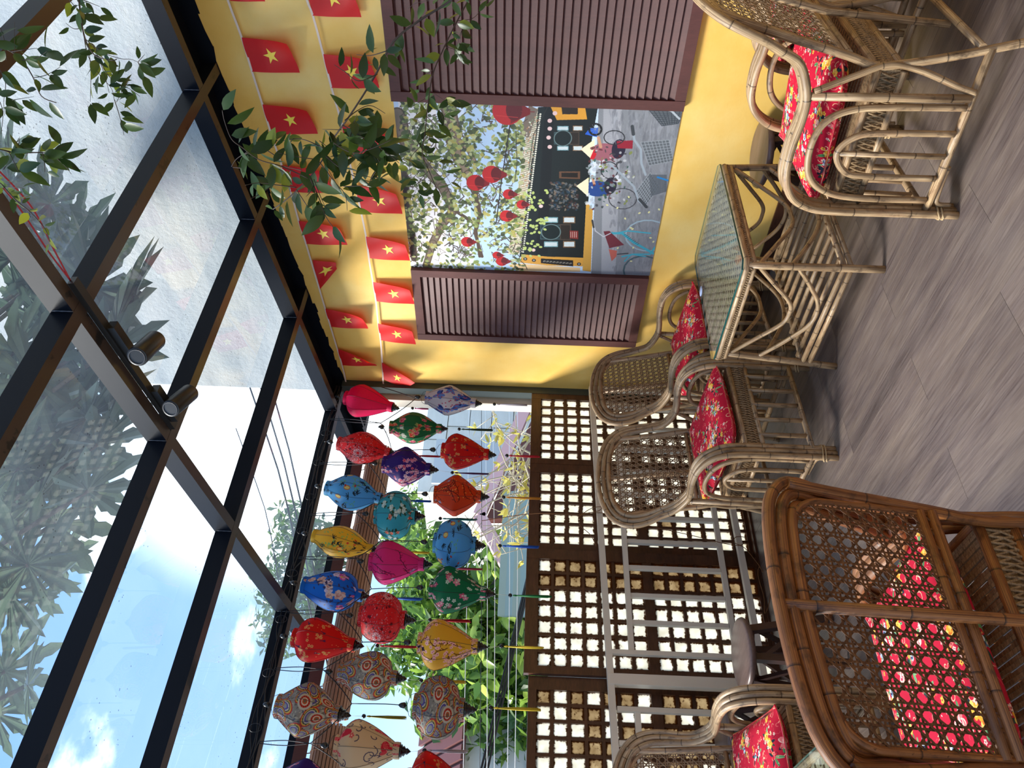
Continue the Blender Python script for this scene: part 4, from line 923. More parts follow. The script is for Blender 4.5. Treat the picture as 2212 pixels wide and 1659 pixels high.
# ------------------------------------------------------------------ flag garlands
def garland(pts, flags, label):
    base = Vector((WX-.02, 2.6, 2.5)); g = thing('flag_garland', label, 'garland', base, 0, 'strings of red flags on the yellow wall')
    w = lambda p, off=.018: on(p[0], p[1], 0, WX-off)-base
    sp_ = smooth([w(p) for p in pts], 3); m = MB()
    for a, b in zip(sp_[:-1], sp_[1:]): m.bar(a, b, .010, .0016, 0, (1, 0, 0))
    m.build('tape', M_TAPE, g)
    for (a, b, c_, d, fold) in flags:     # a,b: on the tape (near, far); c_: hanging corner under b ; d: hanging corner under a
        A, B, C_, D_ = w(a, .020), w(b, .020), w(c_, .030), w(d, .030)
        m = MB(); N, K = 10, 10; ids = {}
        if fold < 0: curl = lambda u, v: 0
        for i in range(N+1):
            for j in range(K+1):
                u, v = i/N, j/K; q = A.lerp(B, u).lerp(D_.lerp(C_, u), v)
                lift = (1-u)**2*v*v*.055*fold+.004*math.sin(6*u+5*v)
                q = q+Vector((-lift, .0, .25*lift)); ids[i, j] = len(m.v); m.v.append(tuple(q))
        for i in range(N):
            for j in range(K): m.face((ids[i, j], ids[i+1, j], ids[i+1, j+1], ids[i, j+1]), 0, None, True)
        f = m.build('flag', M_FLAG, g)
        m = MB(); cu, cv, r = .5, .5, .27; P5 = []
        asp = (A-B).length/max(.01, (A-D_).length)
        for k in range(10):
            a_ = math.pi/2+k*math.pi/5; rr = r if k % 2 == 0 else r*.382; uu, vv = cu+math.cos(a_)*rr*.9, cv-math.sin(a_)*rr*asp*.9
            q = A.lerp(B, uu).lerp(D_.lerp(C_, uu), vv); lift = (1-uu)**2*vv*vv*.055*fold+.004*math.sin(6*uu+5*vv); P5.append(q+Vector((-lift-.0015, 0, .25*lift)))
        cen = A.lerp(B, cu).lerp(D_.lerp(C_, cu), cv); l0 = (1-cu)**2*cv*cv*.055*fold+.004*math.sin(6*cu+5*cv); cen = cen+Vector((-l0-.0018, 0, .25*l0)); b0 = len(m.v); m.v += [tuple(q) for q in P5]+[tuple(cen)]
        for k in range(10): m.face((b0+k, b0+(k+1) % 10, b0+10), 0)
        m.build('star', M_STAR, f)
garland([(478, -60), (492, 0), (522, 81), (545, 157), (567, 226), (586, 290), (628, 415), (645, 477), (661, 527), (690, 625), (714, 706), (739, 789), (748, 829)],
    [((480, -66), (497, 2), (572, 4), (556, -70), 1), ((522, 81), (544, 155), (647, 158), (630, 84), 1), ((567, 226), (585.5, 289), (686, 290), (672, 228), 1), ((608, 357), (627, 414), (722, 418), (706, 360), 1),
     ((645, 477), (661, 527), (750, 530), (738, 484), .8), ((675, 561), (691, 625), (727, 582), (727, 566), .2), ((703, 667), (714, 706), (795, 711), (788, 676), 1), ((730, 754), (739, 789), (814, 791), (802, 770), 1.2)],
    'upper string of red flags with yellow stars along the top of the yellow wall')
garland([(652, -60), (663, 0), (676, 34), (698, 117), (716, 190), (741, 277), (751, 333), (770.5, 415), (790.5, 510), (797, 560), (805.5, 610), (812, 651), (817, 700), (822, 735), (825.5, 782), (828, 836)],
    [((655, -48), (675, 34), (780, 38), (764, -44), 1), ((698.5, 117), (715.5, 190), (819, 191), (806, 120), 1), ((739, 272), (751, 337), (850, 339), (838, 276), 1), ((768, 401), (778, 457), (869, 463), (862, 409), .9),
     ((790.5, 511), (799, 558), (885, 564), (880, 520), .8), ((806, 609), (813, 651), (895, 658), (889, 619), .7), ((816.5, 699), (822, 735), (898, 745), (894, 708), .7), ((825, 783), (829, 820), (878, 838), (899, 822), .5)],
    'lower string of red flags with yellow stars just above the shutters')
_b = Vector((WX-.02, 4.16, 2.39)); m = MB(); _p = smooth([on(828, 826, 0, WX-.02), on(829, 834, 0, WX-.03), on(835, 838, 0, WX-.045), on(842, 836, 0, WX-.03)], 5)
for a, b in zip(_p[:-1], _p[1:]): m.bar(a, b, .008, .0015, 0, (1, 0, 0))
tag(m.build('ribbon_end', M_TAPE), 'curled white end of the lower flag tape beside the dark green post', 'ribbon')
# ------------------------------------------------------------------ silk lanterns hanging along the window side
LY = 4.09
def cmat(name, kind, bgc, seed, tr=.5):
    im = lantern_print(kind, bgc, seed); return cloth(name, im, (1.55, .62), tr, .5)
LM = dict(pink=cmat('pink_silk', 'plain', (222, 28, 92), 1), iris=cmat('white_iris_silk', 'iris', (214, 206, 206), 2), greenrose=cmat('green_rose_silk', 'roses', (34, 110, 66), 3),
    redlace=cmat('red_lace_silk', 'lace', (214, 40, 44), 4), purple=cmat('purple_blossom_silk', 'cherry', (58, 34, 122), 5), redgold=cmat('red_gold_silk', 'gold', (202, 26, 24), 6),
    blue=cmat('pale_blue_silk', 'sketch', (96, 168, 216), 7), orange=cmat('orange_branch_silk', 'branchbird', (216, 78, 32), 8), teal=cmat('teal_rose_silk', 'teal', (66, 170, 186), 9),
    yellow=cmat('yellow_ink_silk', 'sketch', (222, 182, 60), 10), pinkbr=cmat('pink_branch_silk', 'branch', (214, 52, 132), 11), garden=cmat('blue_garden_silk', 'garden', (26, 112, 196), 12),
    greenbl=cmat('green_blossom_silk', 'blossom', (22, 118, 76), 13), yellowbl=cmat('yellow_blossom_silk', 'blossombranch', (222, 178, 56), 14), paisley=cmat('paisley_silk', 'paisley', (148, 144, 132), 15), fish=cmat('beige_fish_silk', 'fish', (206, 184, 148), 16))
RIBM = {k: plain(k+'_rib', tuple(v*.35 for v in srgb(*c_)), .6) for k, c_ in dict(pink=(200, 24, 84), iris=(170, 165, 170), greenrose=(30, 90, 56), redlace=(170, 30, 40), purple=(50, 30, 100), redgold=(170, 20, 20), blue=(80, 140, 190), orange=(180, 60, 30), teal=(50, 140, 150), yellow=(180, 145, 50), pinkbr=(180, 40, 110), garden=(22, 90, 160), greenbl=(18, 90, 60), yellowbl=(180, 145, 50), paisley=(120, 116, 106), fish=(170, 150, 120)).items()}
_tm = {}
def tmat(c_):
    if c_ not in _tm: _tm[c_] = plain('tassel_thread', srgb(*c_), .7)
    return _tm[c_]
def profile(shape, n=14):
    out = []
    for i in range(n+1):
        t = i/n          # 0 top .. 1 bottom
        pk = dict(drop=.30, diamond=.46, round=.5, inv=.64, oval=.45)[shape]
        if t < pk: q = t/pk
        else: q = (1-t)/(1-pk)
        ex = dict(drop=(.62, 1.0), diamond=(1.05, 1.0), round=(.46, .46), inv=(.95, .52), oval=(1.08, 1.08))[shape][0 if t < pk else 1]
        r = math.sin(q*math.pi/2)**ex if shape != 'diamond' else (q**.95*.7+math.sin(q*math.pi/2)*.3)
        if shape == 'drop' and t >= pk: r = .55*q+.45*math.sin(q*math.pi/2)**1.1
        out.append((t, r))
    return out
def lantern(top, bot, wd, shape, mk, label, tas=None, bead=None, cordto=None, group='silk lanterns hanging over the shell windows', ly=LY):
    T, B = on(top[0], top[1], 1, ly), on(bot[0], bot[1], 1, ly); ax = (B-T); L = ax.length; d = ax.normalized()
    mid = (T+B)/2; dpth = (mid-CAM).dot(fw); Rr = wd/2*dpth/F
    g = thing('silk_lantern', label, 'lantern', T, 0, group)
    x = d.cross(Vector((0, 1, 0))).normalized(); y = d.cross(x)
    a0 = R.uniform(0, math.pi/4); x, y = x*math.cos(a0)+y*math.sin(a0), y*math.cos(a0)-x*math.sin(a0)
    Mx = Matrix(((x.x, y.x, d.x, 0), (x.y, y.y, d.y, 0), (x.z, y.z, d.z, 0), (0, 0, 0, 1)))
    rc, rb = Rr*.42, Rr*.30; z0, z1 = L*.065, L*.90
    if shape == 'round': rc, rb = Rr*.40, Rr*.34
    def rad(t, r):
        e = lerp(rc, rb, t); return e+(Rr-e)*r
    pf = [(rad(t, r), lerp(z0, z1, t)) for t, r in profile(shape)]
    m = MB(); m.lathe(pf, 64, 0, Mx, lambda a: 1-.045*abs(math.sin(4*a))**.8, False, 1, 1); m.build('shade', LM[mk], g)
    m = MB(); m.lathe([(rc, 0), (rc*1.02, z0*.5), (rc, z0*1.05)], 24, 0, Mx, None, False, 1, .1); m.build('collar', LM[mk], g)
    m = MB(); m.lathe([(rb, z1*.995), (rb*1.03, (z1+L)/2), (rb, L)], 24, 0, Mx, None, False, 1, .1); m.build('collar', LM[mk], g)
    m = MB(); m.lathe([(rc*.25, .002), (rc*.99, .002)], 24, 0, Mx, None, False); m.lathe([(.001, L-.003), (rb*.99, L-.003)], 24, 0, Mx, None, False); m.build('hoop', M_BLACK, g)
    for k in range(8):
        a = k*math.pi/4; m = MB(); m.tube([Mx @ Vector((math.cos(a)*(r+.0006), math.sin(a)*(r+.0006), z)) for r, z in pf], .0014, 4); m.build('rib', RIBM[mk], g)
    m = MB(); f = Rr*.20; m.lathe([(.001, L-.004), (f*1.15, L-.004), (f*1.15, L+f*0.36), (f*.8, L+f*0.50), (f*.95, L+f*0.79), (f*.5, L+f*1.08), (f*.62, L+f*1.37), (f*.2, L+f*1.87), (.0008, L+f*2.09)], 14, 0, Mx, None, False); m.build('finial', M_BLKG, g)
    # hanger wires and cord
    m = MB(); K = -d*.035
    for s in (1, -1): m.tube([x*rc*s, x*rc*s*.8+K*.6, K], .0012, 4)
    if cordto:
        q = on(cordto[0], cordto[1], 1, ly)-T; m.tube(smooth([K, K.lerp(q, .4)+Vector((.004, 0, -.004)), q], 3), .0024, 5)
        sk = MB(); dd = (q-K); 
        if dd.length > .03: sk.tube([K-d*.004, K-d*.012, K-d*.03, K-d*.04], [.008, .016, .012, .004], 8); sk.build('lamp_socket', M_BLACK, g)
    m.build('hanger', M_WIRE, g)
    e = d*(L+f*2.09)
    if tas:
        bp_ = on(bead[0], bead[1], 1, ly)-T; te = on(tas[1], bead[1]+(tas[1]-bead[0])*.035, 1, ly)-T
        m = MB(); m.tube([e, bp_], .0008, 4); m.build('thread', M_THREAD, g)
        m = MB(); m.lathe([(.0008, -.011), (.008, -.008), (.0115, 0), (.008, .008), (.0008, .011)], 12, 0, Matrix.Translation(bp_), None, False); m.build('bead', M_BLKG, g)
        m = MB(); ts = bp_+Vector((0, 0, -.014)); v = te-ts
        m.tube([ts, ts+v*.06, ts+v*.1], [.003, .0055, .0045], 8)
        for k in range(26):
            a = R.uniform(0, 6.28); q = R.uniform(.001, .0055); o = Vector((math.cos(a)*q, math.sin(a)*q, 0)); p1 = ts+v*.1+o*.5; p2 = ts+v*R.uniform(.93, 1.03)+o*R.uniform(.9, 1.6); m.tube([p1, (p1+p2)/2+o*.5, p2], .0017, 3)
        m.build('tassel', tmat(tas[2]), g)
    return g
RED, YEL, GRN, BLU, PUR, WHT, ORG = (190, 20, 40), (216, 186, 40), (20, 110, 50), (30, 90, 190), (70, 30, 80), (190, 180, 185), (214, 140, 40)
L_ = [
 ((746, 859), (849, 880), 74, 'drop', 'pink', 'plain pink silk lantern nearest the yellow wall', (0, 925, (170, 60, 110)), (891, 882), (705, 858)),
 ((920, 859), (1028, 871), 68, 'diamond', 'iris', 'white silk lantern with blue flowers next to the dark green post', (0, 1138, WHT), (1068, 873), (897, 861)),
 ((842, 923), (954, 926), 68, 'oval', 'greenrose', 'dark green silk lantern with pink and white roses', (0, 1064, (40, 60, 34)), (992, 927), (820, 914)),
 ((731, 958), (844, 979), 72, 'oval', 'redlace', 'slim red lace-print silk lantern beside the pink one', (0, 952, RED), (885, 984), (700, 954)),
 ((828, 1003), (930, 1014), 89, 'diamond', 'purple', 'purple silk lantern with pink blossoms, second row', (0, 1055, PUR), (977, 1021), (795, 1002)),
 ((954, 973), (1056, 982), 81, 'drop', 'redgold', 'red and gold silk lantern lowest in its column near the post', (0, 1165, RED), (1095, 984), (846, 974)),
 ((705, 1054), (824, 1077), 78, 'oval', 'blue', 'slim pale blue silk lantern in the top row', (0, 932, BLU), (870, 1081), (682, 1050)),
 ((938, 1068), (1039, 1073), 91, 'diamond', 'orange', 'orange silk lantern with dark branches', (0, 1168, ORG), (1088, 1074), (836, 1066)),
 ((810, 1111), (898, 1115), 104, 'round', 'teal', 'round teal silk lantern with red and white roses', (0, 1030, (20, 110, 110)), (951, 1120), (770, 1108)),
 ((677, 1157), (806, 1187), 70, 'oval', 'yellow', 'slim yellow silk lantern with brown ink drawing in the top row', (0, 926, YEL), (862, 1192), (655, 1150)),
 ((799, 1213), (916, 1219), 95, 'drop', 'pinkbr', 'magenta silk lantern with dark branches, second row', (0, 1041, (150, 20, 60)), (961, 1227), (768, 1206)),
 ((937, 1172), (1028, 1178), 109, 'round', 'blue', 'round pale blue silk lantern in the lowest row', (0, 1163, BLU), (1080, 1179), (823, 1168)),
 ((655, 1263), (783, 1287), 88, 'inv', 'garden', 'bright blue silk lantern with large flowers in the top row', (0, 911, BLU), (842, 1292), (625, 1256)),
 ((929, 1271), (1050, 1282), 101, 'drop', 'greenbl', 'emerald silk lantern with white and pink blossoms', (0, 1190, GRN), (1102, 1286), (802, 1272)),
 ((777, 1331), (876, 1339), 111, 'round', 'redlace', 'round red lace-print silk lantern in the second row', (0, 1016, RED), (929, 1339), (733, 1326)),
 ((634, 1377), (767, 1394), 98, 'drop', 'redgold', 'red and gold silk lantern high in the top row', (0, 902, RED), (815, 1395), (607, 1370)),
 ((903, 1389), (1032, 1397), 108, 'drop', 'yellowbl', 'yellow silk lantern with pink blossom branches', (0, 1173, YEL), (1083, 1396), (783, 1387)),
 ((733, 1453), (858, 1465), 104, 'inv', 'paisley', 'pear-shaped paisley silk lantern in the second row', (0, 1004, YEL), (910, 1470), (697, 1448)),
 ((599, 1525), (734, 1543), 121, 'diamond', 'paisley', 'diamond-shaped paisley silk lantern in the top row', (0, 876, (150, 140, 40)), (786, 1547), (570, 1520)),
 ((894, 1525), (1003, 1532), 133, 'round', 'paisley', 'round paisley silk lantern in the lowest row', (0, 1166, YEL), (1060, 1529), (760, 1520)),
 ((725, 1612), (864, 1622), 114, 'drop', 'fish', 'beige silk lantern with a red fish print', (0, 1010, WHT), (917, 1621), (672, 1606)),
 ((880, 1687), (1000, 1694), 124, 'drop', 'redgold', 'red and gold silk lantern cut by the left edge of the room view', (0, 1150, RED), (1045, 1697), (745, 1660)),
 ((590, 1692), (728, 1706), 112, 'diamond', 'purple', 'purple silk lantern at the far left of the top row', (0, 880, PUR), (775, 1712), (560, 1686))]
for q in L_:
    v = (q[0][0]+q[1][0])/2; tv = 790+.0*v
    # three rows: close under the purlin, second, lowest and nearest to the room
    row = 0 if q[8][0] < lerp(720, 560, (q[8][1]-850)/830) else (1 if q[2] and (q[0][0] < lerp(870, 830, (q[0][1]-850)/830)) else 2)
    lantern(q[0], q[1], q[2], q[3], q[4], q[5], q[6], q[7], q[8], ly=(4.15, 4.07, 3.96)[row])
# zigzag cable that carries the second and third rows
w = lambda x, y, o=0: on(x, y, 1, LY+o)
z = [(824, 836), (898, 861), (822, 914), (846, 974), (795, 1002), (836, 1066), (769, 1108), (822, 1168), (768, 1206), (802, 1272), (730, 1322), (783, 1387), (697, 1446), (760, 1520), (670, 1606), (745, 1660), (640, 1740)]
lc = thing('lantern_cable', 'black zigzag cable carrying the lower silk lanterns', 'cable', w(760, 1250)); o0 = w(760, 1250)
m = MB(); P_ = []
for a, b in zip(z[:-1], z[1:]): 
    A, B = w(*a)-o0, w(*b)-o0; P_ += [A.lerp(B, k/5)+Vector((0, 0, -.02*math.sin(math.pi*k/5)*.6)) for k in range(5)]
m.tube(P_, .0028, 6); m.build('zigzag_wire', M_WIRE, lc)
for (bx, by), (tx, ty) in (((712, 905), (822, 914)), ((690, 1001), (795, 1002)), ((668, 1112), (769, 1108)), ((645, 1205), (768, 1206)), ((620, 1322), (730, 1322)), ((595, 1445), (697, 1446)), ((560, 1604), (670, 1606))):
    m = MB(); A, B = on(bx, by, 1, 4.2)-o0, w(tx, ty)-o0
    for dx in (-.004, .004): m.tube(smooth([A+Vector((dx, 0, 0)), A.lerp(B, .5)+Vector((dx*3, 0, -.004)), B], 4), .0024, 5)
    m.build('drop_wire', M_WIRE, lc)
# bundle of cable tied along the window-side purlin
m = MB(); rr_ = random.Random(3)
for k in range(4):
    P_ = []; x = 3.52; 
    while x > .5: P_.append((x, 4.205+rr_.uniform(-.006, .004), zb(4.2)+.018+k*.008+rr_.uniform(-.018, .014)-(.02 if rr_.random() < .2 else 0))); x -= .11
    m.tube(smooth(P_, 3), .0032, 5)
tag(m.build('cable_bundle', M_WIRE), 'bundle of black cable tied along the purlin above the lanterns', 'cable')
for i, x in enumerate((3.36, 3.1, 2.86, 2.6, 2.36, 2.08, 1.8, 1.5, 1.22)):
    m = MB(); P_ = [(x+math.cos(a)*.022, 4.196, zb(4.2)+.03+math.sin(a)*.032) for a in [k*math.pi/6 for k in range(12)]]; m.tube(P_, .0018, 4, closed=True)
    tag(m.build('cable_loop', M_WIRE), '%s loop of thin black wire on the cable bundle, counted from the yellow wall' % ('first', 'second', 'third', 'fourth', 'fifth', 'sixth', 'seventh', 'eighth', 'ninth')[i], 'wire', 'wire loops on the cable bundle')
# ------------------------------------------------------------------ track spotlights under the middle rafter
t = thing('track_light', 'black track with two cylinder spotlights under the middle rafter', 'light', (1.925, 2.2, zb(2.2)-.012))
o0 = Vector((1.925, 2.2, zb(2.2)-.012)); tk = MB()
tk.bar(Vector((1.925, 1.80, zb(1.80)-.012))-o0, Vector((1.925, 2.60, zb(2.60)-.012))-o0, .034, .022); tk.build('track', M_BLACK, t)
for (ya, pa, pb) in ((2.12, (296, 771), (350, 721)), (2.47, (368, 883), (420, 840))):
    k = MB(); b0 = Vector((1.935, ya-.10, zb(ya-.10)-.034))-o0; b1 = Vector((1.935, ya+.09, zb(ya+.09)-.034))-o0; k.bar(b0, b1, .036, .030); k.build('adapter', M_BLACK, t)
    A, B = on(pa[0], pa[1], 1, ya-.04)-o0, on(pb[0], pb[1], 1, ya+.05)-o0; d = (B-A).normalized()
    B = A+d*.165
    k = MB(); k.tube([A, A+d*.001, A+d*.004, B-d*.004, B-d*.001, B], [.031, .0355, .0365, .0365, .0355, .031], 28); k.build('lamp_can', M_BLACK, t)
    k = MB(); xx = d.orthogonal().normalized(); yy = d.cross(xx)
    k.tube([A-d*.0015+xx*math.cos(a)*.028+yy*math.sin(a)*.028 for a in [i*math.pi/10 for i in range(20)]], .0014, 5, closed=True); k.build('lens_ring', plain('grey_ring', (.12, .12, .13), .4), t)
    k = MB(); n0 = A+d*.04; k.tube([b1.lerp(b0, .25)+Vector((.0, 0, -.012)), b1.lerp(b0, .2)+Vector((.006, 0, -.026)), n0], [.011, .007, .005], 8); k.build('swivel_arm', M_BLACK, t)
for s in (0, 1):
    m = MB(); A, B = Vector((1.925+.006*s, 1.30, zb(1.30)+.02-.012*s)), Vector((1.925, 1.80, zb(1.80)-.004))
    m.tube(smooth([A, A.lerp(B, .4)+Vector((.012*s, 0, -.012-.02*s)), A.lerp(B, .75)+Vector((.01*s, 0, -.01*s)), B], 6), .0028, 6)
    tag(m.build('red_wire', M_RED), ('straighter', 'more sagging')[s]+' of the two thin red wires along the middle rafter', 'wire', 'red wires along the middle rafter')
# brown twine hanging in front of the shell windows
def twine(pts, y, label):
    m = MB(); m.tube(smooth([on(a, b, 1, y) for a, b in pts], 5), .0022, 5); tag(m.build('twine', M_CORD), label, 'string')
twine([(1040, 1125), (1145, 1110), (1200, 1110), (1255, 1112), (1300, 1108), (1360, 1125), (1420, 1140), (1500, 1158), (1560, 1173), (1600, 1178), (1610, 1162), (1590, 1160), (1586, 1172), (1610, 1185), (1640, 1222), (1648, 1236)], 4.07, 'long brown twine trailing across the shell windows to the floor')
twine([(1255, 1112), (1278, 1098), (1298, 1095), (1294, 1103), (1262, 1110), (1250, 1118), (1253, 1135), (1275, 1155), (1288, 1180)], 4.06, 'knotted loop of brown twine on the grille top rail')
twine([(1648, 1236), (1640, 1225), (1638, 1245), (1650, 1290), (1652, 1325), (1662, 1300), (1665, 1250), (1652, 1228)], 3.98, 'coil of brown twine hanging by the grille near the round stool')
# ------------------------------------------------------------------ outside: blinds, neighbours, trees, wires
def blind(xa, xb, y, z, r, label):
    g = thing('bamboo_blind', label, 'blind', ((xa+xb)/2, y, z), 0, 'rolled bamboo blinds under the outer eave'); h = abs(xb-xa)/2; n = 26; me = None
    for i in range(n):
        a = 2*math.pi*i/n
        if me is None: m = MB(); w = math.pi*r/n*.76; m.box(-h, h, -w, w, r-.005, r+.002); me = m.mesh('slat', M_BAMB)
        link('slat', me, g, (0, 0, 0), (a+R.uniform(-.01, .01), 0, 0), (1+R.uniform(-.006, .006), 1, 1+R.uniform(-.012, .012)))
    m = MB(); m.tube([(s*(h-.01), math.cos(k*.6)*(r-.006-k*.0016), math.sin(k*.6)*(r-.006-k*.0016)) for s in (1,) for k in range(44)], .003, 4); m.tube([(-(h-.01), math.cos(k*.6)*(r-.006-k*.0016), math.sin(k*.6)*(r-.006-k*.0016)) for k in range(44)], .003, 4); m.build('roll_edge', M_BAMB, g)
    m = MB(); m.tube([(-h+.02, 0, 0), (h-.02, 0, 0)], r-.008, 16); m.build('core', M_BARK, g)
    for x in (-h*.82, -h*.3, h*.3, h*.82):
        m = MB(); m.tube([(x, math.cos(a)*(r+.005), math.sin(a)*(r+.005)) for a in [k*math.pi/8 for k in range(16)]], .0025, 5, closed=True); m.tube([(x, 0, r), (x, .04, zb(4.84)-z)], .003, 5); m.build('rope', M_CORD, g)
    return g
blind(3.36, 1.46, 4.74, 2.462, .088, 'long rolled bamboo blind hung behind the silk lanterns')
blind(1.40, -.2, 4.74, 2.462, .088, 'rolled bamboo blind at the far left under the outer eave')
m = MB(); m.bar((3.3, 4.63, 2.585), (-.2, 4.63, 2.585), .022, .07, 0); tag(m.build('timber_batten', M_SHUT), 'reddish timber batten above the rolled bamboo blinds', 'batten')
m = MB(); k = MB()
tag_n = thing('neighbour_wall', 'tall weathered grey plaster wall of the next building above the glass roof', 'wall', (3.80, 0, 0), kind='structure')
m.box(0, .3, -6, 4.60-.0, zb(4.6)+.02-.35, 11); m.build('plaster', M_CONC, tag_n)
# stone house beyond the lanterns
hs = thing('stone_house', 'cream stone-block house wall beyond the window opening', 'building', (5.6, 8.9, -.1))
a_, b_ = on(1000, 815, 1, 9).x, on(1000, 1075, 1, 9).x; ztop = on(938, 870, 1, 9).z
hw = MB(); hw.box(b_-5.6+.02, a_-5.6+.6, .12, 2, 0, ztop+.1); hw.build('wall', M_STONE, hs)
bm = {}; z = 1.0; row = 0
while z < ztop-.02:
    x = b_-(.25 if row % 2 else 0)
    while x < a_+.5:
        xe = min(x+.56, a_+.55); xs_ = max(x, b_)
        if xe-xs_ > .1:
            kk = (round(xe-xs_, 2)); 
            if kk not in bm: q = MB(); q.box(.005, kk-.005, 0, .14, .005, .307); bm[kk] = q.mesh('stone_block', M_STONE)
            link('stone_block', bm[kk], hs, (xs_-5.6, R.uniform(-.02, .02), z))
        x += .56
    z += .312; row += 1
q = MB(); gx0, gx1 = on(1000, 955, 1, 8.7).x, on(1000, 1050, 1, 8.7).x; q.box(gx1-5.6, gx0-5.6, -.25, -.22, on(1080, 1000, 1, 8.7).z+.1, on(938, 1000, 1, 8.7).z+.1); q.build('shade_cloth', M_GREY, hs)
q = MB(); p_ = on(993, 900, 1, 8.6); q.tube([(a_-5.6+.2, -.16, p_.z+.1), (b_-5.6+1.6, -.16, p_.z+.1)], .035, 10); q.build('gutter_pipe', M_WHITE, hs)
# lean-to with pink bargeboard
ph = thing('pink_gabled_shed', 'pink bargeboard and maroon roof of a low shed beyond the windows', 'building', (0, 0, 0))
A, B = on(1150, 850, 1, 7.2), on(1035, 1115, 1, 7.2); A2, B2 = on(1170, 860, 1, 7.25), on(1050, 1120, 1, 7.25)
q = MB(); q.bar(A, B, .08, .13); q.build('bargeboard', M_PINK, ph)
q = MB(); P4 = [A2, B2, on(1180, 1120, 1, 7.3), on(1180, 860, 1, 7.3)]; q.poly(P4); q.poly([p+Vector((0, .1, 0)) for p in P4][::-1])
for i in range(4): q.poly([P4[i], P4[(i+1) % 4], P4[(i+1) % 4]+Vector((0, .1, 0)), P4[i]+Vector((0, .1, 0))])
q.build('gable_boards', M_MAROON, ph)
q = MB(); q.bar(B, B+Vector((-1.1, 0, -.62)), .08, .13); q.build('bargeboard', M_PINK, ph)
gc = thing('corrugated_fence', 'pale green corrugated sheet fence behind the bare bush', 'fence', on(1120, 1120, 1, 7.0))
q = MB(); o0 = gc.location.copy(); xa, xb = on(1120, 1060, 1, 7.0).x-o0.x, on(1120, 1330, 1, 7.0).x-o0.x; N = 60; z0_, z1_ = -1.6, on(1085, 1120, 1, 7.0).z-o0.z
for i in range(26):
    za, zc = lerp(z0_, z1_, i/26), lerp(z0_, z1_, (i+1)/26); q.poly([(xb, .02*(i % 2), za), (xa, .02*(i % 2), za), (xa, .02*((i+1) % 2), zc), (xb, .02*((i+1) % 2), zc)]); q.poly([(xa, .03+.02*(i % 2), za), (xb, .03+.02*(i % 2), za), (xb, .03+.02*((i+1) % 2), zc), (xa, .03+.02*((i+1) % 2), zc)])
q.build('sheet', M_CORR, gc)
# small red-roofed shed seen at the left
rs = thing('red_roof_shed', 'small ribbed red roof seen at the left below the tree', 'building', on(1000, 1640, 1, 9)); q = MB(); 
for i in range(22): q.box(-2.2+i*.2, -2.2+i*.2+.15, 0, 1.2, -.02, .03+.0*i, 0, Matrix.Rotation(.5, 4, 'X'))
q.box(-2.2, 2.2, .02, 1.1, -.03, -.02, 0, Matrix.Rotation(.5, 4, 'X')); q.build('ribbed_sheet', M_MAROON, rs); q = MB(); q.box(-2.0, 2.0, .2, 1.6, -2.0, 0); q.build('wall', M_WHITE, rs)
# ---- leaves
def leaf_mesh(name, mt_, w=.42, droop=.12, fold=.10, n=5):
    m = MB(); L_, Rr_, C_ = [], [], []
    for i in range(n+1):
        t = i/n; ww = w/2*math.sin(math.pi*min(1, t**.8))**.9 if 0 < i < n else 0; z = -droop*t*t
        C_.append(len(m.v)); m.v.append((0, t, z))
        L_.append(len(m.v)); m.v.append((-ww, t, z+fold*ww*2)); Rr_.append(len(m.v)); m.v.append((ww, t, z+fold*ww*2))
    for i in range(n):
        m.face((C_[i], C_[i+1], L_[i+1], L_[i]), 0, None, True); m.face((C_[i], Rr_[i], Rr_[i+1], C_[i+1]), 0, None, True)
    return m.mesh(name, mt_)
def leafrot(d, rnd, face=None, amt=.5):
    d = d.normalized(); n = Vector((rnd.gauss(0, 1), rnd.gauss(0, 1), rnd.gauss(0, 1)))
    if face is not None: n = face*amt*3+n
    n = (n-d*n.dot(d)).normalized(); x = d.cross(n)
    return Matrix(((x.x, d.x, n.x), (x.y, d.y, n.y), (x.z, d.z, n.z))).to_euler()
def rdir(rnd): return Vector((rnd.gauss(0, 1), rnd.gauss(0, 1), rnd.gauss(0, 1))).normalized()
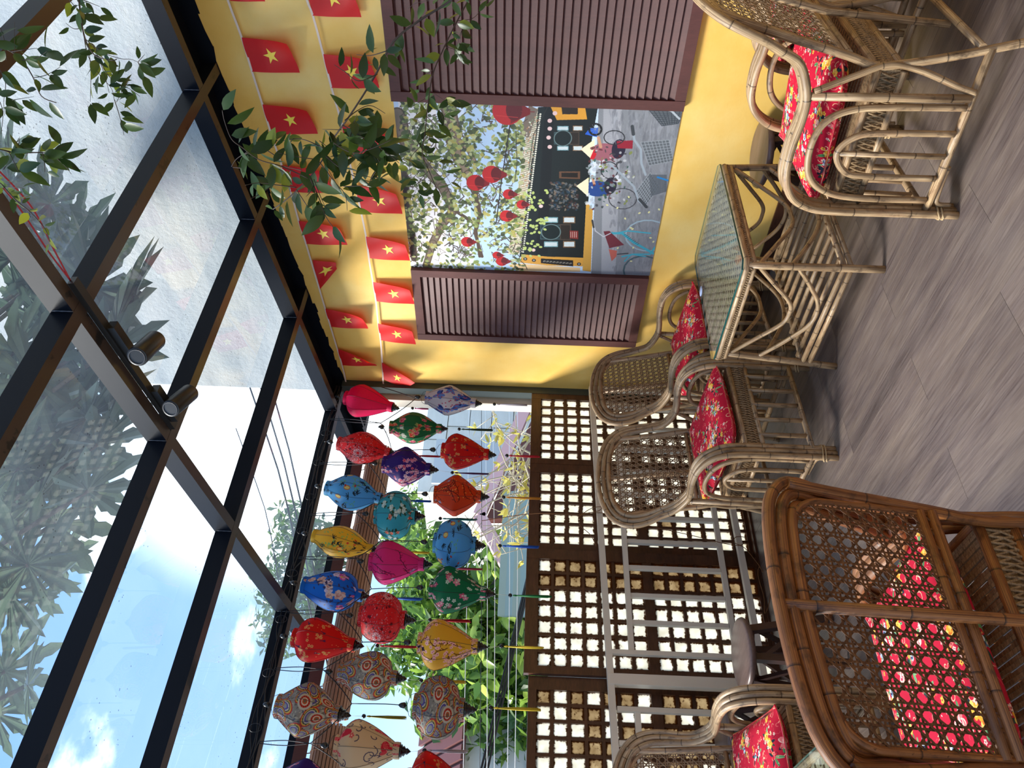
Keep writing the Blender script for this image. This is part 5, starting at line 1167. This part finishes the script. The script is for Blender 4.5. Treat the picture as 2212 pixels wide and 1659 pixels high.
def tree(label, name, base, trunk_top, blobs, n_leaf, size, mts, n_parts=250, seed=1, cat='tree', limbs=9, front=None):
    rnd = random.Random(seed); g = thing(name, label, cat, base); base = Vector(base)
    m = MB(); tt = Vector(trunk_top)-base; m.tube(smooth([(0, 0, 0), tt*.5+Vector((.15, 0, 0)), tt], 4), [lerp(.16, .09, i/8) for i in range(9)], 8)
    for (c, r) in blobs[:limbs]:
        e_ = Vector(c)-base; m.tube(smooth([tt*.7, (tt+e_)/2+Vector((0, 0, .2)), e_, e_+Vector((rnd.uniform(-.3, .3), 0, r[2]*.6))], 3), [lerp(.05, .012, i/9) for i in range(10)], 6)
    m.build('trunk', M_BARK, g)
    pts = []
    vol = [r[0]*r[1]*r[2] for c, r in blobs]; tot = sum(vol)
    for (c, r), v in zip(blobs, vol):
        for _ in range(int(n_leaf*v/tot)):
            d = rdir(rnd); q = rnd.random()**.45; pts.append(Vector((c[0]+d.x*r[0]*q, c[1]+d.y*r[1]*q, c[2]+d.z*r[2]*q)))
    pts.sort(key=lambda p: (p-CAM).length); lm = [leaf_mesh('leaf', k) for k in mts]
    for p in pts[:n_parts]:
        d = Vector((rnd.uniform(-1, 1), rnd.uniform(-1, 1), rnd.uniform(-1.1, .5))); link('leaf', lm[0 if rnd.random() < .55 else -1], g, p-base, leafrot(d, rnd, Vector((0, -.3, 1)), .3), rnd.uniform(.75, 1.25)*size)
    m = MB()
    for p in pts[n_parts:]:
        d = Vector((rnd.uniform(-1, 1), rnd.uniform(-1, 1), rnd.uniform(-1.1, .5))).normalized(); n = (Vector((rnd.gauss(0, .7), rnd.gauss(0, .7), 1))); x = d.cross(n).normalized(); s = size*rnd.uniform(.7, 1.2); o = p-base; k = 0 if rnd.random() < .5 else 1
        m.poly([o, o+d*s*.5+x*s*.2, o+d*s-Vector((0, 0, s*.1)), o+d*s*.5-x*s*.2], k)
    f = m.build('foliage', [mts[0], mts[-1]], g); f['kind'] = 'stuff'; return g
V = lambda x, y, t: tuple(dep(x, y, t))
rad = lambda px, t: px*t/F
def B_(x, y, t, px, py, d=.8): return (V(x, y, t), (rad(py, t), d, rad(px, t)))
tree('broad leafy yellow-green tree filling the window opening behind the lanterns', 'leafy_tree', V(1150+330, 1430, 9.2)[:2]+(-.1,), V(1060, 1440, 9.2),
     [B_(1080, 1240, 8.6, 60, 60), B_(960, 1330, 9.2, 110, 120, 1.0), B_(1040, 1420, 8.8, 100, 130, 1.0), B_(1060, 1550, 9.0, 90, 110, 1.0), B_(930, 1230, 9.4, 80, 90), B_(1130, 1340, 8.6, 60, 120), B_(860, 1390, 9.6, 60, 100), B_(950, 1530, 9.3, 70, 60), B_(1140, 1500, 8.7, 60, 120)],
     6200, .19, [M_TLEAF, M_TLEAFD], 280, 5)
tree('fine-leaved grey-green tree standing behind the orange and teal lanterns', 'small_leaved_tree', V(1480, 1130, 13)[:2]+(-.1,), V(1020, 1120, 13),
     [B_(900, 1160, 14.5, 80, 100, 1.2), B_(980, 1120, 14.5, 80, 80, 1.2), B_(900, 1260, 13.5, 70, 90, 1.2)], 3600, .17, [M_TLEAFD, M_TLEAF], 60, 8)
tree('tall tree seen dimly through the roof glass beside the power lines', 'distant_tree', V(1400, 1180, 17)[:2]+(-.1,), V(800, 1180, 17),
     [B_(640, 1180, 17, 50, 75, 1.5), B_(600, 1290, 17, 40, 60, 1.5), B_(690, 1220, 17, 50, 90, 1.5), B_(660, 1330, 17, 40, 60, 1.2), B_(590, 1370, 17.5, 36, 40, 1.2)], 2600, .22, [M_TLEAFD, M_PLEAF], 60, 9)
# bare bush with yellow tips
rnd = random.Random(21); g = thing('bare_bush', 'bare pale-twigged bush with yellow leaf tufts outside the windows', 'shrub', V(1420, 1010, 6.2)[:2]+(-.1,)); o0 = g.location.copy(); m = MB(); tips = []
for i in range(26):
    p = Vector(V(1200, rnd.uniform(900, 1130), 6.2)); e_ = Vector(V(rnd.uniform(960, 1130), rnd.uniform(860, 1190), rnd.uniform(5.9, 6.5))); md = (p+e_)/2+rdir(rnd)*.16
    P_ = smooth([o0+Vector((rnd.uniform(-.1, .1), 0, .4)), p, md, e_], 4); m.tube([q-o0 for q in P_], [lerp(.012, .003, k/(len(P_)-1)) for k in range(len(P_))], 5); tips += [e_, md, (md+e_)/2]
    for _ in range(3):
        q = md.lerp(e_, rnd.random()); r2 = q+rdir(rnd)*.22; m.tube([q-o0, r2-o0], .003, 4); tips.append(r2)
m.build('branches', M_PALE, g); lm = leaf_mesh('leaf', M_YLEAF, .3)
for p in tips:
    if rnd.random() < .40:
        for _ in range(5): link('leaf', lm, g, p-o0+rdir(rnd)*.01, leafrot(Vector((rnd.gauss(0, .7), rnd.gauss(0, .7), rnd.uniform(.1, 1))), rnd), rnd.uniform(.055, .10))
# power lines and garden wires
for i, (a, b) in enumerate((((594, 865), (649, 1082)), ((583, 900), (639, 1107)), ((573, 932), (623, 1102)), ((553, 1043), (585, 1155)))):
    A, B = Vector(V(a[0], a[1], 16)), Vector(V(b[0], b[1], 15)); d = B-A; m = MB(); m.tube([A-d*1.2+Vector((0, 0, .1)), A, (A+B)/2+Vector((0, 0, -.03)), B, B+d*1.6+Vector((0, 0, .2))], .018 if i < 3 else .010, 5)
    tag(m.build('power_line', M_WIRE), ('lowest of the three parallel dark overhead power lines', 'middle one of the three parallel dark overhead power lines', 'topmost of the three parallel dark overhead power lines', 'thin lone power line left of the three parallel ones')[i], 'wire', 'overhead power lines')
for i, (x, xe, y) in enumerate(((1013, 1000, 5.6), (1040, 1036, 5.4), (1048, 1052, 5.5), (1064, 1068, 5.4), (1100, 1096, 5.6), (1118, 1112, 5.5))):
    m = MB(); m.tube([on(x, 850, 1, y), on((x+xe)/2+3, 1250, 1, y), on(xe, 1700, 1, y)], .0024, 5)
    tag(m.build('garden_wire', [M_WHITE, M_WIRE][i in (1,)]), '%s taut garden wire across the window opening, counted from the top' % ('first', 'second, darker', 'third', 'fourth', 'fifth', 'sixth')[i], 'wire', 'taut wires outside the window opening')
for i in range(3):
    m = MB(); m.tube([on(1150+i*4, 1200, 1, 5.9), on(1103+i*5, 1394, 1, 5.9), on(1040+i*7, 1659, 1, 5.9), on(1000, 1800, 1, 5.9)], .009, 6); tag(m.build('service_cable', M_WIRE), '%s of the three dark slanting service cables outside the window opening' % ('topmost', 'middle one', 'lowest')[i], 'cable', 'slanting service cables outside')
# broad lobed leaves above the roof glass
def lobed():
    m = MB(); n = 9; b = len(m.v); m.v.append((0, 0, 0)); ring = []
    for i in range(n):
        a = math.radians(-150+300*i/(n-1)); L = lerp(.62, 1.0, math.cos(a/2)**.7 if abs(a) < math.pi else 0); dx, dy = math.sin(a), math.cos(a); px_, py_ = dy, -dx
        for t, w, zz in ((.30, -.055, .02), (.52, -.075, .0), (.56, -.15, -.02), (.70, -.06, -.03), (.76, -.105, -.05), (1.0, 0, -.12), (.76, .105, -.05), (.70, .06, -.03), (.56, .15, -.02), (.52, .075, 0), (.30, .055, .02)):
            ring.append(len(m.v)); m.v.append((dx*L*t+px_*w*L, dy*L*t+py_*w*L, zz*L))
        ring.append(len(m.v)); a2 = a+math.radians(300/(n-1)/2); m.v.append((math.sin(a2)*.20, math.cos(a2)*.20, .03))
    for i in range(len(ring)-1): m.face((b, ring[i+1], ring[i]), 0)
    return m.mesh('lobed_leaf', M_PLEAF)
lob = lobed(); rnd = random.Random(31); g = thing('broad_leaved_tree', 'tree with large lobed leaves leaning over the glass roof', 'tree', (-4.2, 5.2, -.1)); o0 = g.location.copy(); m = MB(); cr = Vector((-.6, 3.4, 5.2))
m.tube(smooth([(0, 0, 0), (.3, -.3, 2.4), (1.6, -1.0, 4.3), tuple(cr-o0)], 5), [lerp(.15, .07, k/15) for k in range(16)], 8)
LV = [(70, 820, .4), (200, 840, .36), (100, 700, .4), (10, 900, .4), (60, 950, .4), (230, 760, .34), (90, 1010, .36), (170, 640, .4), (0, 1060, .4), (90, 600, .38), (250, 700, .50), (200, 620, .42), (120, 560, .42), (60, 480, .40), (160, 520, .36), (290, 640, .36), (60, 640, .40), (20, 560, .36), (130, 740, .34), (60, 880, .42), (120, 950, .44), (190, 900, .40), (40, 1010, .42), (150, 1020, .42), (210, 960, .36), (30, 1130, .40), (120, 1130, .42), (80, 1080, .40), (190, 1060, .32), (60, 1220, .36), (130, 1200, .30), (20, 1280, .36), (70, 1290, .30), (10, 1450, .36), (60, 1480, .26), (-10, 1540, .30), (20, 400, .34), (110, 440, .30), (250, 860, .26), (30, 760, .36)]
for (x, y, s) in LV:
    z_ = rnd.uniform(3.7, 4.3) if x < 180 else rnd.uniform(3.45, 3.65); p = on(x, y, 2, z_); d = (p-cr); d.z *= .3; d = d.normalized()+rdir(rnd)*.5; n = Vector((rnd.gauss(0, .22), rnd.gauss(0, .22), 1)); n = (n-d.normalized()*n.dot(d.normalized())).normalized(); d = d.normalized(); xx = d.cross(n)
    link('lobed_leaf', lob, g, p-o0, Matrix(((xx.x, d.x, n.x), (xx.y, d.y, n.y), (xx.z, d.z, n.z))).to_euler(), s*1.0)
    m.tube(smooth([cr-o0, (cr+p)/2-o0+Vector((0, 0, .35)), p-o0], 4), .012, 5)
m.build('trunk', M_BARK, g)
# ------------------------------------------------------------------ vines trailing inside the room near the camera
vl, vy = leaf_mesh('leaf', M_VLEAF, .40, .16), leaf_mesh('leaf', M_VLEAFY, .5, .1)
def vine(label, dp, main, twigs, size, seed, step=17, yel=.06, extra=0, lo=None, thick=.0028, skip=0):
    rnd = random.Random(seed); P0 = Vector(dep(main[0][0], main[0][1], dp)); g = thing('leafy_vine', label, 'plant', P0, 0, 'leafy vines hanging in the foreground')
    m = MB(); to3 = lambda pts, j=0: [Vector(dep(x, y, dp+j*i*.02+rnd.uniform(-.008, .008)))-P0 for i, (x, y) in enumerate(pts)]
    def grow(pts, r, leafy, s0):
        S_ = smooth(to3(pts, rnd.choice((-1, 1))), 5); n = len(S_); m.tube(S_, [lerp(r, r*.45, k/(n-1)) for k in range(n)], 5)
        if not leafy: return
        L = 0; nxt = rnd.uniform(0, s0); side = 1; st = rad(step, dp)
        for a, b in zip(S_[:-1], S_[1:]):
            L += (b-a).length
            if L > nxt:
                nxt = L+st*rnd.uniform(.7, 1.3); side = -side
                for _ in range(1 if rnd.random() < .6 else 2):
                    t = (b-a).normalized(); sd = t.cross(fw).normalized()*side; d = sd*rnd.uniform(.3, 1)+t*rnd.uniform(0, .8)+Vector((0, 0, -rnd.uniform(0, .9)))+rdir(rnd)*.35
                    k = link('leaf', vy if rnd.random() < yel else vl, g, b+d.normalized()*.004, leafrot(d, rnd, -fw, .35), size*rnd.uniform(.6, 1.2)); side = -side
    grow(main, thick, False if skip else True, .01)
    for tw in twigs: grow(tw, thick*.45, True, .005)
    for _ in range(extra):
        x, y = rnd.choice(lo); x += rnd.uniform(-26, 26); y += rnd.uniform(-26, 26); a = rnd.uniform(0, 6.28); l = rnd.uniform(30, 75)
        grow([(x, y), (x+math.cos(a)*l*.5+6, y+math.sin(a)*l*.5), (x+math.cos(a)*l+14, y+math.sin(a)*l)], thick*.35, True, .005)
    m.build('stem', M_VSTEM, g); return g
vine('thickest leafy vine slanting across the flags and poster', 1.75, [(990, -30), (975, 0), (905, 45), (850, 90), (815, 155), (785, 205), (750, 258), (720, 300), (700, 340), (665, 388), (620, 430), (590, 452)],
     [[(815, 160), (775, 175), (745, 155), (722, 140)], [(835, 110), (800, 120), (770, 118)], [(745, 260), (770, 240), (800, 228), (832, 245)], [(740, 270), (790, 300), (835, 330), (862, 352)], [(715, 305), (760, 330), (800, 322), (850, 300)], [(700, 320), (650, 300), (605, 305), (588, 300)],
      [(690, 345), (650, 340), (600, 330)], [(665, 385), (610, 360), (560, 345), (525, 320), (500, 300), (485, 262), (480, 238)], [(640, 405), (600, 400), (560, 395), (530, 400)], [(690, 350), (720, 390), (745, 420), (750, 455)], [(670, 385), (690, 430), (705, 470), (735, 510)], [(700, 335), (745, 370), (790, 390), (815, 395)], [(640, 410), (660, 440), (668, 450)], [(600, 340), (560, 320), (515, 340), (500, 360)], [(590, 400), (560, 420), (540, 430)]],
     .056, 41, 24, .10, 18, [(700, 340), (660, 390), (600, 360), (570, 380), (740, 400), (760, 290), (800, 300), (680, 330), (620, 420), (820, 340), (540, 350)], .0030)
vine('narrow leafy vine hanging down over the wide-looking shutter and poster', 2.15, [(1030, -30), (1012, 0), (985, 50), (958, 105), (935, 160), (925, 220), (918, 285), (912, 330), (928, 372), (948, 420)],
     [[(985, 45), (1020, 40), (1040, 20), (1050, 5)], [(958, 100), (985, 110), (1000, 140)], [(935, 150), (910, 175), (905, 200)], [(925, 220), (950, 240), (960, 270)], [(920, 260), (895, 270), (885, 300)], [(915, 310), (885, 345), (890, 390)], [(915, 330), (945, 350), (975, 400)], [(925, 370), (900, 400), (910, 420)], [(1010, 0), (980, -5), (905, 5), (880, 20)]],
     .046, 42, 21, .10, 8, [(925, 200), (915, 300), (940, 130), (925, 350), (990, 40), (910, 370)], .0022)
vine('slender vine with many bare twigs hanging from the top of the glass roof', 1.7, [(160, -30), (170, 0), (176, 50), (186, 90), (206, 120), (240, 130), (252, 128)],
     [[(180, 70), (190, 120), (214, 160), (240, 190), (247, 215)], [(247, 215), (255, 240), (262, 265), (268, 292)], [(185, 85), (210, 105), (232, 118), (262, 127), (282, 128), (298, 134)], [(180, 60), (160, 62), (142, 50)], [(150, 0), (160, 12), (170, 20)], [(200, 95), (222, 150), (236, 200)], [(190, 95), (196, 150), (195, 220)], [(298, 134), (312, 118)], [(298, 134), (312, 165)], [(215, 130), (240, 170), (280, 192), (302, 208)], [(180, 0), (200, 8), (215, 14)], [(178, 30), (200, 36), (214, 44)]],
     .040, 43, 30, .06, 2, [(240, 190), (200, 90), (190, 20), (250, 230)], .0022)
vine('cluster of dark leaves at the top edge of the glass roof', 1.55, [(-20, 90), (0, 100), (25, 112), (48, 130), (72, 168), (90, 208), (122, 222)],
     [[(0, 60), (10, 90), (14, 130)], [(0, 150), (12, 180), (8, 220), (10, 250)], [(25, 112), (50, 108), (80, 104)], [(48, 130), (80, 125), (102, 110)], [(72, 168), (100, 162), (130, 145)], [(-10, 200), (6, 240), (2, 290)]], .050, 44, 30, .0, 2, [(10, 200), (5, 240), (20, 120), (5, 60)], .002)
vine('leafy sprig with paired leaves hanging near the track light', 1.55, [(-20, 318), (0, 322), (30, 330), (60, 330), (95, 330), (118, 338)],
     [[(95, 330), (120, 322), (150, 308)], [(118, 338), (140, 358), (154, 376)], [(92, 332), (96, 352), (97, 372)], [(30, 330), (40, 310), (42, 296)], [(20, 330), (30, 350), (40, 372)], [(60, 330), (50, 350), (44, 370)]], .048, 45, 30, .12, 1, [(30, 330), (20, 360)], .002)
vine('thin trailing sprig beside the red wires on the rafter', 1.6, [(-20, 385), (0, 395), (18, 415), (40, 438), (62, 455), (86, 480), (100, 500), (108, 522)], [[(18, 415), (30, 425), (36, 440)], [(62, 455), (66, 470)], [(10, 405), (40, 405), (60, 410)]], .030, 46, 26, .6, 0, None, .0016)
for o in [chD]: pass
